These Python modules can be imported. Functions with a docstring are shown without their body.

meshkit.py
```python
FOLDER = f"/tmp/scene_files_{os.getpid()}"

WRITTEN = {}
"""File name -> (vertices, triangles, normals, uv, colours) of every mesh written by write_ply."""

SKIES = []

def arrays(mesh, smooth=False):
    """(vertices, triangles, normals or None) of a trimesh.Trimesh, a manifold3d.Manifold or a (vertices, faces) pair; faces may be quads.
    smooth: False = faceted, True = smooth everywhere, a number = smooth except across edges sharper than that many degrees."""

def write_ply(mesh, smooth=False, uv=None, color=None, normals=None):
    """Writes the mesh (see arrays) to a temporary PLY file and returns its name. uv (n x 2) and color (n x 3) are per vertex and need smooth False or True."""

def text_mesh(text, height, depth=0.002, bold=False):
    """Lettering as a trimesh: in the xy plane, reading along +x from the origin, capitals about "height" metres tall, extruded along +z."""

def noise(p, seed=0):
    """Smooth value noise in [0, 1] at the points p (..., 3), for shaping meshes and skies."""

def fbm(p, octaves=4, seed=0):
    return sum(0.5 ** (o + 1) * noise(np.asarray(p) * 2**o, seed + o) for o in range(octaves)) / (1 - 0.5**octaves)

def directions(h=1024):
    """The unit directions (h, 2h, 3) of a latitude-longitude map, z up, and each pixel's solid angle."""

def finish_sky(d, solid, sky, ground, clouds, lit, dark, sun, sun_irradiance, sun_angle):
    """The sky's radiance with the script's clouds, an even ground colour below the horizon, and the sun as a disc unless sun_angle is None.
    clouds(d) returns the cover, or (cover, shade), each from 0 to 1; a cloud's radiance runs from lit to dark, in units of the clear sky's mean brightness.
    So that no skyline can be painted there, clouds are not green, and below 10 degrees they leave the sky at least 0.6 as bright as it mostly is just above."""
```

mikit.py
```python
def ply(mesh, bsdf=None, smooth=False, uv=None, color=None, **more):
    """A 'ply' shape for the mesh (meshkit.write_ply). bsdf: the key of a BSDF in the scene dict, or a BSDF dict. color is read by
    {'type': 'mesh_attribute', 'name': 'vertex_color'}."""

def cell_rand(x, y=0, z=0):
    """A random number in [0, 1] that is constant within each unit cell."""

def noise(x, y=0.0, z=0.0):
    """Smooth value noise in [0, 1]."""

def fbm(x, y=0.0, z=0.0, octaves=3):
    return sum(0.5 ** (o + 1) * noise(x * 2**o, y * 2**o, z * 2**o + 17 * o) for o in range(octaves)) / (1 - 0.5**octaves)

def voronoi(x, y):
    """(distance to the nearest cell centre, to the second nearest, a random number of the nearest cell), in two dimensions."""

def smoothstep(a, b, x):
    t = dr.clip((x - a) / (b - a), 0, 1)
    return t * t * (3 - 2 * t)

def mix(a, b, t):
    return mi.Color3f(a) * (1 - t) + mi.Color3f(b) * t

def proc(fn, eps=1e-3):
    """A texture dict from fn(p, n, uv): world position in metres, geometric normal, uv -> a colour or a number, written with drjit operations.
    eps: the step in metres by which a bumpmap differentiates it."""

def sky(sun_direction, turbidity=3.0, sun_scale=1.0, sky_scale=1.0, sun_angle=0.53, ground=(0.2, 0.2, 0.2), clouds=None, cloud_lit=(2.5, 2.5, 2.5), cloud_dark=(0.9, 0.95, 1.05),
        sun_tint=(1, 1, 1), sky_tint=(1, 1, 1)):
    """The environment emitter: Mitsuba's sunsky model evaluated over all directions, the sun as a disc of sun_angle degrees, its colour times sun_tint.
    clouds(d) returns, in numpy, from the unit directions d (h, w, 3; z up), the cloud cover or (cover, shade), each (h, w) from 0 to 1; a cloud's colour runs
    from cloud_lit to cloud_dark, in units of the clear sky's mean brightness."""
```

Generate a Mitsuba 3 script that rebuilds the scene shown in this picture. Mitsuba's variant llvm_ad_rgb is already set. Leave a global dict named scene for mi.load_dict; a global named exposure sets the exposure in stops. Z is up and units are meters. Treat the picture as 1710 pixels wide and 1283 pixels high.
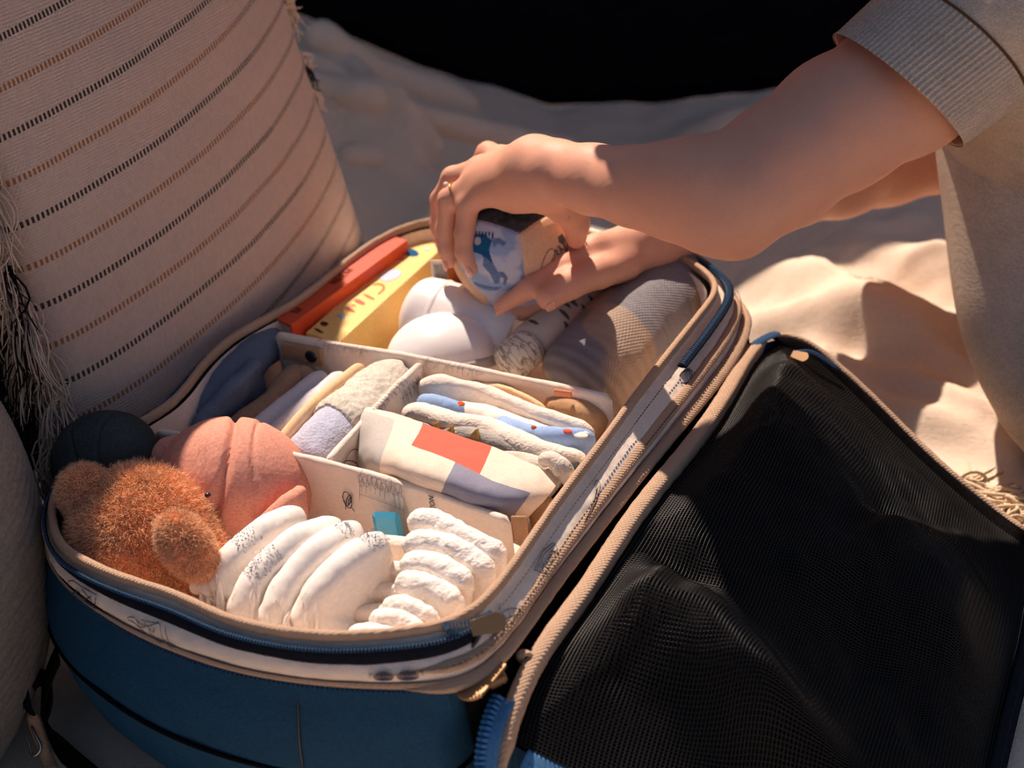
# A packed suitcase-backpack on a blanket, lit by a high sun from behind. Suitcase axes: x across it, y along it, z up; metres.
import math, random
import numpy as np, trimesh, mitsuba as mi, drjit as dr, mikit, meshkit
from mikit import noise, fbm, cell_rand, voronoi, smoothstep, mix
from scipy.interpolate import CubicSpline, PchipInterpolator, RectBivariateSpline, interp1d
T = mi.ScalarTransform4f
scene, labels = {}, {}

# ---------------------------------------------------------------- camera, light, exposure
CAM = np.array([.54234, -.74873, .72427])
FWD = np.array([-.44485, .73164, -.51653])
UPV = np.array([-.17296, .4957, .8511])
scene['camera'] = {'type': 'thinlens', 'fov': 39.41, 'fov_axis': 'x', 'aperture_radius': .0045, 'focus_distance': .985, 'near_clip': .05, 'far_clip': 60.,
                   'to_world': T().look_at(origin=CAM.tolist(), target=(CAM + FWD).tolist(), up=UPV.tolist())}
SUN_AZ, SUN_EL = math.radians(-42), math.radians(54)
SUN = np.array([math.sin(SUN_AZ) * math.cos(SUN_EL), math.cos(SUN_AZ) * math.cos(SUN_EL), math.sin(SUN_EL)])
scene['sky'] = mikit.sky(SUN, turbidity=4.0, sun_scale=2.5, sky_scale=1.6, sun_angle=.9, ground=(.16, .12, .1), sky_tint=(1.16, .94, .82), sun_tint=(1.0, .98, 1.06))
exposure = .9

# ---------------------------------------------------------------- helpers
def lin(r, g, b):
    return [((c / 255 + .055) / 1.055) ** 2.4 if c > 10 else c / 255 / 12.92 for c in (r, g, b)]

def rgb(c):
    return {'type': 'rgb', 'value': [float(x) for x in c]}

def mat(name, base, bump=None, scale=.001, eps=3e-4):
    if bump is not None:
        base = {'type': 'bumpmap', 'arbitrary': mikit.proc(bump, eps), 'scale': float(scale), 'bsdf': base}
    scene['mat_' + name] = {'type': 'twosided', 'bsdf': base}
    return 'mat_' + name

def dif(c):
    return {'type': 'diffuse', 'reflectance': c if isinstance(c, dict) else rgb(c)}

def plast(c, rough=.4, spec=.5, metallic=0.):
    return {'type': 'principled', 'base_color': c if isinstance(c, dict) else rgb(c), 'roughness': rough, 'specular': spec, 'metallic': metallic}

def obj(key, mesh, m, smooth=True, uv=None, color=None):
    k, n = key, 0
    while k in scene:
        n += 1
        k = f'{key}_{n:03d}'
    scene[k] = mikit.ply(mesh, m, smooth=smooth, uv=uv, color=color)
    return k

def tag(key, label=None, cat=None, group=None, kind=None):
    d = {}
    for a, b in (('label', label), ('category', cat), ('group', group), ('kind', kind)):
        if b:
            d[a] = b
    labels[key] = d
    return key

def A(p):
    return np.asarray(p, float)

def unit(v):
    return v / np.maximum(np.linalg.norm(v, axis=-1, keepdims=True), 1e-12)

def spl(pts, n, closed=False):
    p = A(pts)
    if closed:
        p = np.vstack([p, p[:1]])
    d = np.r_[0, np.cumsum(np.linalg.norm(np.diff(p, axis=0), axis=1))]
    if len(p) == 2:
        return p[0] + np.linspace(0, 1, n)[:, None] * (p[1] - p[0])
    c = CubicSpline(d, p, bc_type='periodic' if closed else 'natural')
    fine = c(np.linspace(0, d[-1], 1200))
    s = np.r_[0, np.cumsum(np.linalg.norm(np.diff(fine, axis=0), axis=1))]
    t = np.linspace(0, s[-1], n + 1)[:-1] if closed else np.linspace(0, s[-1], n)
    return np.stack([np.interp(t, s, fine[:, k]) for k in range(fine.shape[1])], -1)

def gridmesh(V, cu=False, cv=False):
    m, n = V.shape[:2]
    i, j = np.meshgrid(np.arange(m if cu else m - 1), np.arange(n if cv else n - 1), indexing='ij')
    i2, j2 = (i + 1) % m, (j + 1) % n
    f = np.stack([i * n + j, i2 * n + j, i2 * n + j2, i * n + j2], -1).reshape(-1, 4)
    return V.reshape(-1, 3), np.vstack([f[:, [0, 1, 2]], f[:, [0, 2, 3]]])

def join(*ms):
    v, f, o = [], [], 0
    for a in ms:
        a = (A(a.vertices), np.asarray(a.faces)) if hasattr(a, 'vertices') else a
        v.append(A(a[0])); f.append(np.asarray(a[1]) + o); o += len(a[0])
    return np.vstack(v), np.vstack(f)

def vnorm(m):
    return meshkit.arrays(m, True)[2]

def frames(path, closed=False, up=None):
    p = A(path)
    t = unit(np.roll(p, -1, 0) - np.roll(p, 1, 0)) if closed else unit(np.gradient(p, axis=0))
    if up is not None:
        s = unit(np.cross(t, A(up)))
        return t, s, np.cross(s, t)
    s = np.zeros_like(p)
    a = np.array([0, 0, 1.]) if abs(t[0, 2]) < .9 else np.array([1., 0, 0])
    s[0] = unit(np.cross(t[0], a))
    for i in range(1, len(p)):
        s[i] = unit(s[i - 1] - t[i] * (s[i - 1] @ t[i]))
    return t, s, np.cross(s, t)

def sweep(path, sec, closed=False, up=None, scale=None, caps=True):
    """sec: (k,2) closed outline, or (n,k,2) one per path point; first axis sideways, second up."""
    p = A(path)
    t, s, u = frames(p, closed, up)
    sec = A(sec)
    if sec.ndim == 2:
        sec = np.repeat(sec[None], len(p), 0)
    if scale is not None:
        sec = sec * A(scale).reshape(len(p), 1, -1)
    V = p[:, None] + sec[..., :1] * s[:, None] + sec[..., 1:] * u[:, None]
    v, f = gridmesh(V, closed, True)
    if caps and not closed:
        k = sec.shape[1]
        c0, c1 = V[0].mean(0), V[-1].mean(0)
        n = len(v)
        v = np.vstack([v, c0, c1])
        j = np.arange(k); j2 = (j + 1) % k
        f = np.vstack([f, np.stack([np.full(k, n), j, j2], -1), np.stack([np.full(k, n + 1), (len(p) - 1) * k + j2, (len(p) - 1) * k + j], -1)])
    return v, f

def circle(n=12, a=1., b=1., pw=1.):
    t = np.arange(n) / n * 2 * np.pi
    c, s = np.cos(t), np.sin(t)
    return np.stack([a * np.sign(c) * abs(c) ** pw, b * np.sign(s) * abs(s) ** pw], -1)

def tube(path, r, n=10, closed=False, flat=1., up=None, round_ends=True):
    p = A(path)
    r = np.full(len(p), r) if np.isscalar(r) else A(r)
    if round_ends and not closed:
        d = np.r_[0, np.cumsum(np.linalg.norm(np.diff(p, axis=0), axis=1))]
        e = np.minimum(d, d[-1] - d) / np.maximum(r, 1e-6)
        r = r * np.sqrt(np.clip(1 - (1 - np.clip(e, 0.03, 1)) ** 2, .02, 1))
    return sweep(p, circle(n, 1., flat), closed, up, r)

def wob(m, amp, freq, seed=0, octaves=3):
    v, f = m
    n = vnorm((v, f))
    return v + n * ((meshkit.fbm(v * freq + seed * 7.3, octaves, seed) - .5) * 2 * amp)[:, None], f

def boxm(c, size, R=None, bev=0.):
    """a box with bevelled edges"""
    import manifold3d as m3
    s = A(size)
    if bev:
        pts = [sx * A([1, 1, 1]) for sx in ()]
        q = []
        for sx in (-1, 1):
            for sy in (-1, 1):
                for sz in (-1, 1):
                    h = s / 2 * A([sx, sy, sz])
                    for k in range(3):
                        e = A([sx, sy, sz]) * bev
                        e[k] = 0
                        q.append(h - e)
        b = trimesh.convex.convex_hull(A(q))
    else:
        b = trimesh.creation.box(s)
    v = A(b.vertices)
    if R is not None:
        v = v @ A(R).T
    return v + A(c), np.asarray(b.faces)

def axes(x, up):
    x = unit(A(x)); y = unit(np.cross(A(up), x)); z = np.cross(x, y)
    return np.stack([x, y, z], 1)

def surfnet(fn, lo, hi, h, block=8):
    """surface of fn < 0 by surface nets; blocks far from the surface are skipped (fn must be about a distance)"""
    lo = A(lo)
    nb = np.ceil((A(hi) - lo) / (h * block)).astype(int)
    n = nb * block + 1
    d = np.full(n, 1e3, np.float32)
    bi = np.stack(np.meshgrid(*[np.arange(k) for k in nb], indexing='ij'), -1).reshape(-1, 3)
    bc = fn(lo + (bi + .5) * block * h)
    rad = block * h * .87 * 1.35
    for b, dc in zip(bi, bc):
        if abs(dc) > rad:
            sl = tuple(slice(k * block, k * block + block + 1) for k in b)
            d[sl] = np.where(d[sl] > 999, dc, d[sl])
    act = bi[abs(bc) <= rad]
    loc = np.stack(np.meshgrid(*[np.arange(block + 1)] * 3, indexing='ij'), -1).reshape(-1, 3)
    for c0 in range(0, len(act), 400):
        a = act[c0:c0 + 400]
        idx = (a[:, None] * block + loc[None]).reshape(-1, 3)
        d[idx[:, 0], idx[:, 1], idx[:, 2]] = fn(lo + idx * h)
    s = d < 0
    m = n - 1
    acc, cnt = np.zeros((*m, 3), np.float32), np.zeros(m, np.float32)
    quads = []
    for ax in range(3):
        o = [a for a in range(3) if a != ax]
        a0 = [slice(None)] * 3; a1 = [slice(None)] * 3
        a0[ax], a1[ax] = slice(0, -1), slice(1, None)
        d0, d1 = d[tuple(a0)], d[tuple(a1)]
        cr = (d0 < 0) != (d1 < 0)
        e = np.argwhere(cr)
        t = (d0[cr] / (d0[cr] - d1[cr]))
        p = e.astype(np.float32); p[:, ax] += t
        cells = []
        for da, db in ((0, 0), (-1, 0), (-1, -1), (0, -1)):
            c = e.copy(); c[:, o[0]] += da; c[:, o[1]] += db
            cells.append(c)
            ok = np.all((c >= 0) & (c < m), 1)
            np.add.at(acc, tuple(c[ok].T), p[ok]); np.add.at(cnt, tuple(c[ok].T), 1)
        ok = np.all([np.all((c >= 0) & (c < m), 1) for c in cells], 0)
        flat = [np.ravel_multi_index(c[ok].T, m) for c in cells]
        q = np.stack(flat, 1)
        inside = (d0[cr] < 0)[ok]
        flip = inside if ax != 1 else ~inside
        q[~flip] = q[~flip][:, ::-1]
        quads.append(q)
    q = np.vstack(quads)
    use, inv = np.unique(q.ravel(), return_inverse=True)
    v = lo + (acc.reshape(-1, 3)[use] / np.maximum(cnt.ravel()[use], 1)[:, None]) * h
    q = inv.reshape(-1, 4)
    return v, np.vstack([q[:, [0, 1, 2]], q[:, [0, 2, 3]]])

def taubin(m, it=8):
    t = trimesh.Trimesh(*m, process=False)
    trimesh.smoothing.filter_taubin(t, iterations=it)
    return A(t.vertices), np.asarray(t.faces)

def cone(p, a, b, ra, rb):
    a, b = A(a), A(b)
    ab = b - a
    t = np.clip(((p - a) @ ab) / (ab @ ab), 0, 1)
    return np.linalg.norm(p - a - t[:, None] * ab, axis=1) - (ra + (rb - ra) * t)

def ell(p, c, r, R=None):
    q = (p - A(c))
    if R is not None:
        q = q @ A(R)
    r = A(r)
    k0 = np.linalg.norm(q / r, axis=1)
    k1 = np.linalg.norm(q / (r * r), axis=1)
    return k0 * (k0 - 1) / np.maximum(k1, 1e-9)

def smin(a, b, k):
    h = np.maximum(k - abs(a - b), 0) / k
    return np.minimum(a, b) - h * h * k * .25

def patch(P, M, N, kx=3, ky=3):
    """smooth M x N surface through a grid of control points"""
    P = A(P)
    m, n = P.shape[:2]
    u, v = np.linspace(0, 1, m), np.linspace(0, 1, n)
    return np.stack([RectBivariateSpline(u, v, P[..., k], kx=min(kx, m - 1), ky=min(ky, n - 1))(np.linspace(0, 1, M), np.linspace(0, 1, N)) for k in range(3)], -1)

def sheet(V, th):
    """a thick sheet: the grid V and its copy th below, with closed borders"""
    v, f = gridmesh(V)
    n = vnorm((v, f)).reshape(V.shape)
    B = V - n * th
    m, k = V.shape[:2]
    ring = [(i, 0) for i in range(m)] + [(m - 1, j) for j in range(1, k)] + [(i, k - 1) for i in range(m - 2, -1, -1)] + [(0, j) for j in range(k - 2, 0, -1)]
    r = np.array([i * k + j for i, j in ring]); r2 = np.roll(r, -1); o = m * k
    side = np.vstack([np.stack([r2, r, r + o], -1), np.stack([r2, r + o, r2 + o], -1)])
    return np.vstack([v, B.reshape(-1, 3)]), np.vstack([f, f[:, ::-1] + o, side])

def fold(crest, thick, drop, n=60, amp=.0015, freq=60, seed=0, flare=0., ends=.012, lean=(0, 0, 1), pw=1.):
    """a folded or standing piece of cloth seen by its rounded top edge, which follows crest"""
    p = spl(crest, n)
    d = np.r_[0, np.cumsum(np.linalg.norm(np.diff(p, axis=0), axis=1))]
    e = np.clip(np.minimum(d, d[-1] - d) / ends, 0, 1)
    sc = np.sqrt(np.clip(1 - (1 - e) ** 2, .004, 1))
    a = np.linspace(0, np.pi, 15)
    h = thick / 2
    top = np.stack([h * np.cos(a), h * np.sin(a) * pw - h * pw], -1)
    k = 9
    zs = np.linspace(0, 1, k)[1:]
    left = np.stack([-h - flare * zs, -h * pw - zs * drop], -1)
    right = np.stack([h + flare * zs[::-1], -h * pw - zs[::-1] * drop], -1)
    sec = np.vstack([top, left, right])
    S = np.repeat(sec[None], n, 0)
    S[..., 0] *= sc[:, None]
    S[..., 1] -= ((1 - sc) * ends * .8)[:, None]
    m = sweep(p, S, up=lean)
    return wob(m, amp, freq, seed) if amp else m

def ribbon(Va, Vb, t0, t1, k=4, bulge=0., N=None):
    """strip between two matched loops, from fraction t0 to t1"""
    ts = np.linspace(t0, t1, k)
    V = Va[:, None] * (1 - ts[None, :, None]) + Vb[:, None] * ts[None, :, None]
    if bulge:
        out = N[:, None] * (np.sin((ts - t0) / (t1 - t0) * np.pi) * bulge)[None, :, None]
        V = V + out
    return V

def stroke_mesh(lines, P, w):
    """flat printed strokes: 2-D lines, placed by P(points 2-D) -> (position, normal)"""
    out = []
    for l in lines:
        l = A(l)
        pos, nor = P(l)
        if len(pos) < 2:
            continue
        t = unit(np.gradient(pos, axis=0))
        s = np.cross(nor, t) * w / 2
        V = np.stack([pos - s, pos + s], 1)
        out.append(gridmesh(V))
    return join(*out)

def teeth(path, nor, pitch, size, closed=False):
    """zipper teeth: small blocks along a path; nor: direction they stand along"""
    p = A(path)
    if closed:
        p = np.vstack([p, p[:1]])
    d = np.r_[0, np.cumsum(np.linalg.norm(np.diff(p, axis=0), axis=1))]
    n = max(2, int(d[-1] / pitch))
    s = (np.arange(n) + .5) * d[-1] / n
    c = np.stack([np.interp(s, d, p[:, k]) for k in range(3)], -1)
    c2 = np.stack([np.interp(s + pitch * .3, d, p[:, k]) for k in range(3)], -1)
    t = unit(c2 - c)
    q = A(nor)
    if q.ndim == 2:
        if closed:
            q = np.vstack([q, q[:1]])
        q = np.stack([np.interp(s, d, q[:, k]) for k in range(3)], -1)
    else:
        q = np.repeat(q[None], n, 0)
    b = unit(np.cross(t, q)); q = np.cross(b, t)
    cube = A([(-1, -1, -1), (1, -1, -1), (1, 1, -1), (-1, 1, -1), (-.6, -.6, 1), (.6, -.6, 1), (.6, .6, 1), (-.6, .6, 1)]) / 2
    f = np.array([(0, 2, 1), (0, 3, 2), (4, 5, 6), (4, 6, 7), (0, 1, 5), (0, 5, 4), (1, 2, 6), (1, 6, 5), (2, 3, 7), (2, 7, 6), (3, 0, 4), (3, 4, 7)])
    sx, sy, sz = size
    V = c[:, None] + cube[None, :, :1] * sx * t[:, None] + cube[None, :, 1:2] * sy * b[:, None] + cube[None, :, 2:] * sz * q[:, None]
    return V.reshape(-1, 3), (f[None] + (np.arange(n) * 8)[:, None, None]).reshape(-1, 3)

def hairs(m, count, length, width, rng, lean=(0, 0, -.3), curl=.35, keep=None):
    """fur: thin two-piece blades standing on the mesh"""
    t = trimesh.Trimesh(*m, process=False)
    pts, fi = trimesh.sample.sample_surface(t, count, seed=int(rng.integers(1 << 30)))
    nn = A(t.face_normals[fi])
    if keep is not None:
        k = keep(pts, nn); pts, nn = A(pts)[k], nn[k]
    n = len(pts)
    L = length * rng.uniform(.55, 1.25, (n, 1))
    d1 = unit(nn + A(lean) * .5 + rng.normal(0, curl, (n, 3)))
    d2 = unit(d1 + A(lean) + rng.normal(0, curl * 1.3, (n, 3)))
    s = unit(np.cross(d1, rng.normal(0, 1, (n, 3)))) * width / 2
    a, b, c = A(pts) - nn * length * .1, A(pts) + d1 * L * .5, A(pts) + d1 * L * .5 + d2 * L * .55
    V = np.stack([a - s, a + s, b - s * .8, b + s * .8, c], 1)
    f = np.array([(0, 1, 3), (0, 3, 2), (2, 3, 4)])
    return V.reshape(-1, 3), (f[None] + (np.arange(n) * 5)[:, None, None]).reshape(-1, 3)

# ---------------------------------------------------------------- the setting: floor, mattress, sofa back, blanket
RH, FH = A([.8545, .5195]), A([-.5195, .8545])      # along and towards the sofa back, in plan
def RD(r, d, z):
    q = RH * r + FH * d
    return A([q[0], q[1], z])

def weave(f):
    return lambda p, n, uv: .5 + .25 * (dr.sin(p.x * f + p.z * f * .7) * dr.sin(p.y * f - p.z * f * .6)) + .6 * (noise(p.x * f * .23, p.y * f * .23, p.z * f * .23) - .5)

def clothcol(c, var=.12, f=300., f2=25.):
    c = lin(*c)
    def fn(p, n, uv):
        k = 1 + var * 2 * (noise(p.x * f, p.y * f, p.z * f) - .5) + var * 1.2 * (fbm(p.x * f2, p.y * f2, p.z * f2) - .5)
        return mi.Color3f(c[0], c[1], c[2]) * k
    return mikit.proc(fn)

mat('floor', dif(lin(96, 78, 62)))
mat('black', dif(clothcol((14, 15, 20), .5, 500., 40.)), weave(2200.), .0003)
mat('blanket', dif(clothcol((222, 202, 182), .06, 420., 30.)), weave(2400.), .0005)
mat('fringe', dif(lin(214, 190, 160)))

f = boxm((0, .3, -.36), (6, 6, .1))
tag(obj('floor', f, 'mat_floor', False), kind='structure')

def rounded_box(c, size, R, r, n=6):
    import manifold3d as m3
    s = A(size) / 2 - r
    sp = m3.Manifold.sphere(r, 4 * n)
    hull = m3.Manifold.batch_hull([sp.translate((x * s[0], y * s[1], z * s[2])) for x in (-1, 1) for y in (-1, 1) for z in (-1, 1)])
    m = hull.to_mesh()
    v, f = A(m.vert_properties[:, :3]), np.asarray(m.tri_verts)
    return v @ A(R).T + A(c), f

Rs = np.stack([np.r_[RH, 0], np.r_[FH, 0], [0, 0, 1]], 1)
tag('sofa', 'black woven fabric sofa whose tall back stands behind the blanket', 'sofa')
obj('sofa__backrest', rounded_box(RD(.3, 1.12, .31), (2.6, .2, 1.24), Rs, .05), 'mat_black')
obj('sofa__arm', rounded_box((-.565, -.38, .18), (.25, 1.16, .98), np.eye(3), .05), 'mat_black')
obj('sofa__seat', rounded_box(RD(.3, .12, -.165), (2.6, 1.8, .29), Rs, .03), 'mat_black')

def seg_dist(x, y, path):
    """distance from grid points to a polyline in plan, and the position along it (0..1)"""
    best, tt = np.full(x.shape, 9.), np.zeros(x.shape)
    p = A(path)[:, :2]
    n = len(p) - 1
    for i in range(n):
        a, b = p[i], p[i + 1]
        ab = b - a
        t = np.clip(((x - a[0]) * ab[0] + (y - a[1]) * ab[1]) / (ab @ ab + 1e-12), 0, 1)
        d = np.hypot(x - a[0] - t * ab[0], y - a[1] - t * ab[1])
        m = d < best
        best = np.where(m, d, best); tt = np.where(m, (i + t) / n, tt)
    return best, tt

def ridge(x, y, path, h, w, taper=True):
    d, t = seg_dist(x, y, spl(path, 24))
    k = np.sin(np.clip(t, 0, 1) * np.pi) ** .5 if taper else 1.
    return h * k * np.exp(-(d / w) ** 2)

def sstep(a, b, x):
    t = np.clip((x - a) / (b - a), 0, 1)
    return t * t * (3 - 2 * t)

def blanket_height(x, y):
    R, D = x * RH[0] + y * RH[1], x * FH[0] + y * FH[1]
    g = np.interp(R, [-.6, -.3, -.17, 0, .17, .3], [.24, .22, .18, .085, .012, .0])
    z = g * sstep(.25, .98, D)
    p3 = np.stack([x, y, 0 * x], -1)
    z = z + .030 * (meshkit.fbm(p3 * 7 + 3, 3, 5) - .42) * sstep(.1, .5, D)
    for path, h, w in (
        ([(.0608, .436, .05), (.099, .435, .05), (.1514, .4428, .05), (.2232, .4395, .05), (.3126, .4163, .05), (.3956, .391, .05)], .034, .030),
        ([(.056, .5342, .06), (.1077, .5351, .06), (.1699, .4978, .06), (.2329, .4648, .06), (.2971, .4792, .06), (.3608, .4873, .06)], .042, .040),
        ([(.1406, .4039, .04), (.199, .3871, .04), (.2599, .3509, .04), (.3138, .327, .04), (.3623, .3137, .04)], .016, .016),
        ([(.2142, .3747, .04), (.2792, .3798, .04), (.3377, .3563, .04), (.3869, .363, .04)], .012, .020),
        ([(.286, .2765, .04), (.3043, .3236, .04), (.3454, .3227, .04), (.3906, .2946, .04)], .020, .028),
        ([(.18, .3573, .04), (.244, .313, .04), (.3025, .2532, .04), (.3423, .2126, .04)], .012, .014),
        ([(.1057, .6407, .05), (.1729, .6136, .05), (.2439, .6052, .05), (.3055, .6533, .05)], .030, .050),
        ([(-.1129, .8788, .05), (-.0817, .9257, .05), (-.0315, .9205, .05), (.0564, .8399, .05)], .050, .050),
        ([(-.5783, .6571, .14), (-.4307, .6262, .14), (-.304, .5827, .14), (-.1936, .537, .14), (-.1167, .5142, .14)], .030, .018),
        ([(-.6537, .7248, .15), (-.5561, .7094, .15), (-.4469, .6543, .15), (-.3426, .5954, .15)], .030, .025),
        ([(-.5119, .6358, .12), (-.3695, .5509, .12), (-.2765, .4518, .12), (-.2414, .3819, .12)], .014, .025),
        ([(-.2841, .4467, .1), (-.2718, .5177, .1), (-.2346, .5775, .1), (-.1899, .6113, .1)], .022, .030),
        ([(-.1957, -.306, .04), (-.1535, -.3132, .04), (-.1094, -.3299, .04)], .018, .03),
        ([(.1171, .4022, .05), (.1748, .3725, .05), (.2212, .388, .05), (.3025, .3699, .05), (.378, .3532, .05)], .014, .012),
        ([(.2411, .3226, .04), (.2929, .2889, .04), (.3498, .2609, .04), (.3977, .2599, .04)], .012, .012),
        ([(.1545, .4337, .04), (.219, .3592, .04), (.2647, .2789, .04)], .010, .010),
    ):
        z = z + ridge(x, y, path, h, w)
    q3 = np.stack([x, y, 0 * x], -1)
    for path, h, w in (
        ([(-.5977, .671, .14), (-.4342, .6316, .14), (-.3069, .5877, .14), (-.196, .5417, .14), (-.1266, .52, .14)], .030, .022),
        ([(-.4666, .6878, .16), (-.4146, .6333, .16), (-.359, .5842, .16)], .022, .016),
        ([(-.5823, .7454, .14), (-.5312, .6975, .14), (-.4908, .6506, .14)], .022, .014),
        ([(-.4667, .6166, .1), (-.3575, .5667, .1), (-.2758, .5664, .1)], .018, .020),
        ([(-.2845, .4449, .09), (-.2761, .5229, .09), (-.2402, .586, .09)], .022, .016),
        ([(-.5686, .6369, .14), (-.4683, .6299, .14), (-.362, .5977, .14), (-.2603, .5615, .14), (-.1733, .5265, .14)], -.030, .012),
        ([(-.5645, .7388, .15), (-.5167, .6786, .15), (-.4722, .6225, .15)], -.024, .010),
        ([(-.5, .5662, .12), (-.4066, .5566, .12), (-.3105, .5079, .12)], -.012, .014),
        ([(.1233, .5465, .05), (.1875, .5006, .05), (.2412, .4782, .05), (.2771, .4949, .05)], .020, .018),
        ([(.2169, .5681, .05), (.2495, .6069, .05), (.2949, .5921, .05)], .016, .02),
    ):
        d_, t_ = seg_dist(x, y, spl(path, 24))
        z = z + h * np.sin(np.clip(t_, 0, 1) * np.pi) ** .5 * np.exp(-d_ / w)
    near_right = sstep(.02, .12, x) * sstep(.12, .3, y)
    z = z + near_right * (.020 * (meshkit.fbm(q3 * 16 + 1, 3, 21) - .5) + .010 * abs(meshkit.fbm(q3 * A([26, 12, 1]) + 5, 2, 33) - .5))
    # pressed flat under the suitcase and its lid
    q = np.maximum(np.maximum(-.23 - x, x - .46), np.maximum(-.33 - y, y - .30))
    q2 = np.maximum(np.maximum(.10 - x, x - .47), np.maximum(-.40 - y, y - .02))
    flat = sstep(0., .09, np.minimum(q, q2) + .03 * sstep(.15, .3, x) * sstep(-.1, .2, y))
    return np.maximum(z, 0) * flat

gx, gy = np.meshgrid(np.arange(-1.25, 1.15, .0065), np.arange(-.75, 1.35, .0065), indexing='ij')
gz = blanket_height(gx, gy) + .0012 * (meshkit.fbm(np.stack([gx, gy, 0 * gx], -1) * 60, 2, 9) - .5) - .002
keep_d = gx * FH[0] + gy * FH[1]
over = np.clip(keep_d - .99, 0, None)               # the far edge is tucked up against the sofa back
gx2, gy2 = gx - over * FH[0], gy - over * FH[1]
V = np.stack([gx2, gy2, gz + 0 * over], -1)
tag('blanket', 'cream beige woven blanket spread in folds under the open suitcase', 'blanket')
obj('blanket__cloth', gridmesh(V), 'mat_blanket')
for crest, th, dr_ in (([(-.60, .585, .178), (-.508, .628, .156), (-.43, .628, .148), (-.395, .680, .106), (-.345, .712, .080), (-.290, .742, .058), (-.235, .772, .040)], .040, .04),
                       ([(-.585, .690, .205), (-.545, .695, .192), (-.505, .722, .150), (-.45, .768, .110), (-.39, .80, .072)], .050, .05),
                       ([(-.46, .545, .102), (-.40, .575, .094), (-.34, .585, .080)], .045, .03)):
    obj('blanket__fold', wob(fold(crest, th, dr_, 60, .004, 22, 7, .012, .03, (.1, -.35, 1)), .0025, 45, 3), 'mat_blanket')
rng = np.random.default_rng(4)
ms = []
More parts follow.
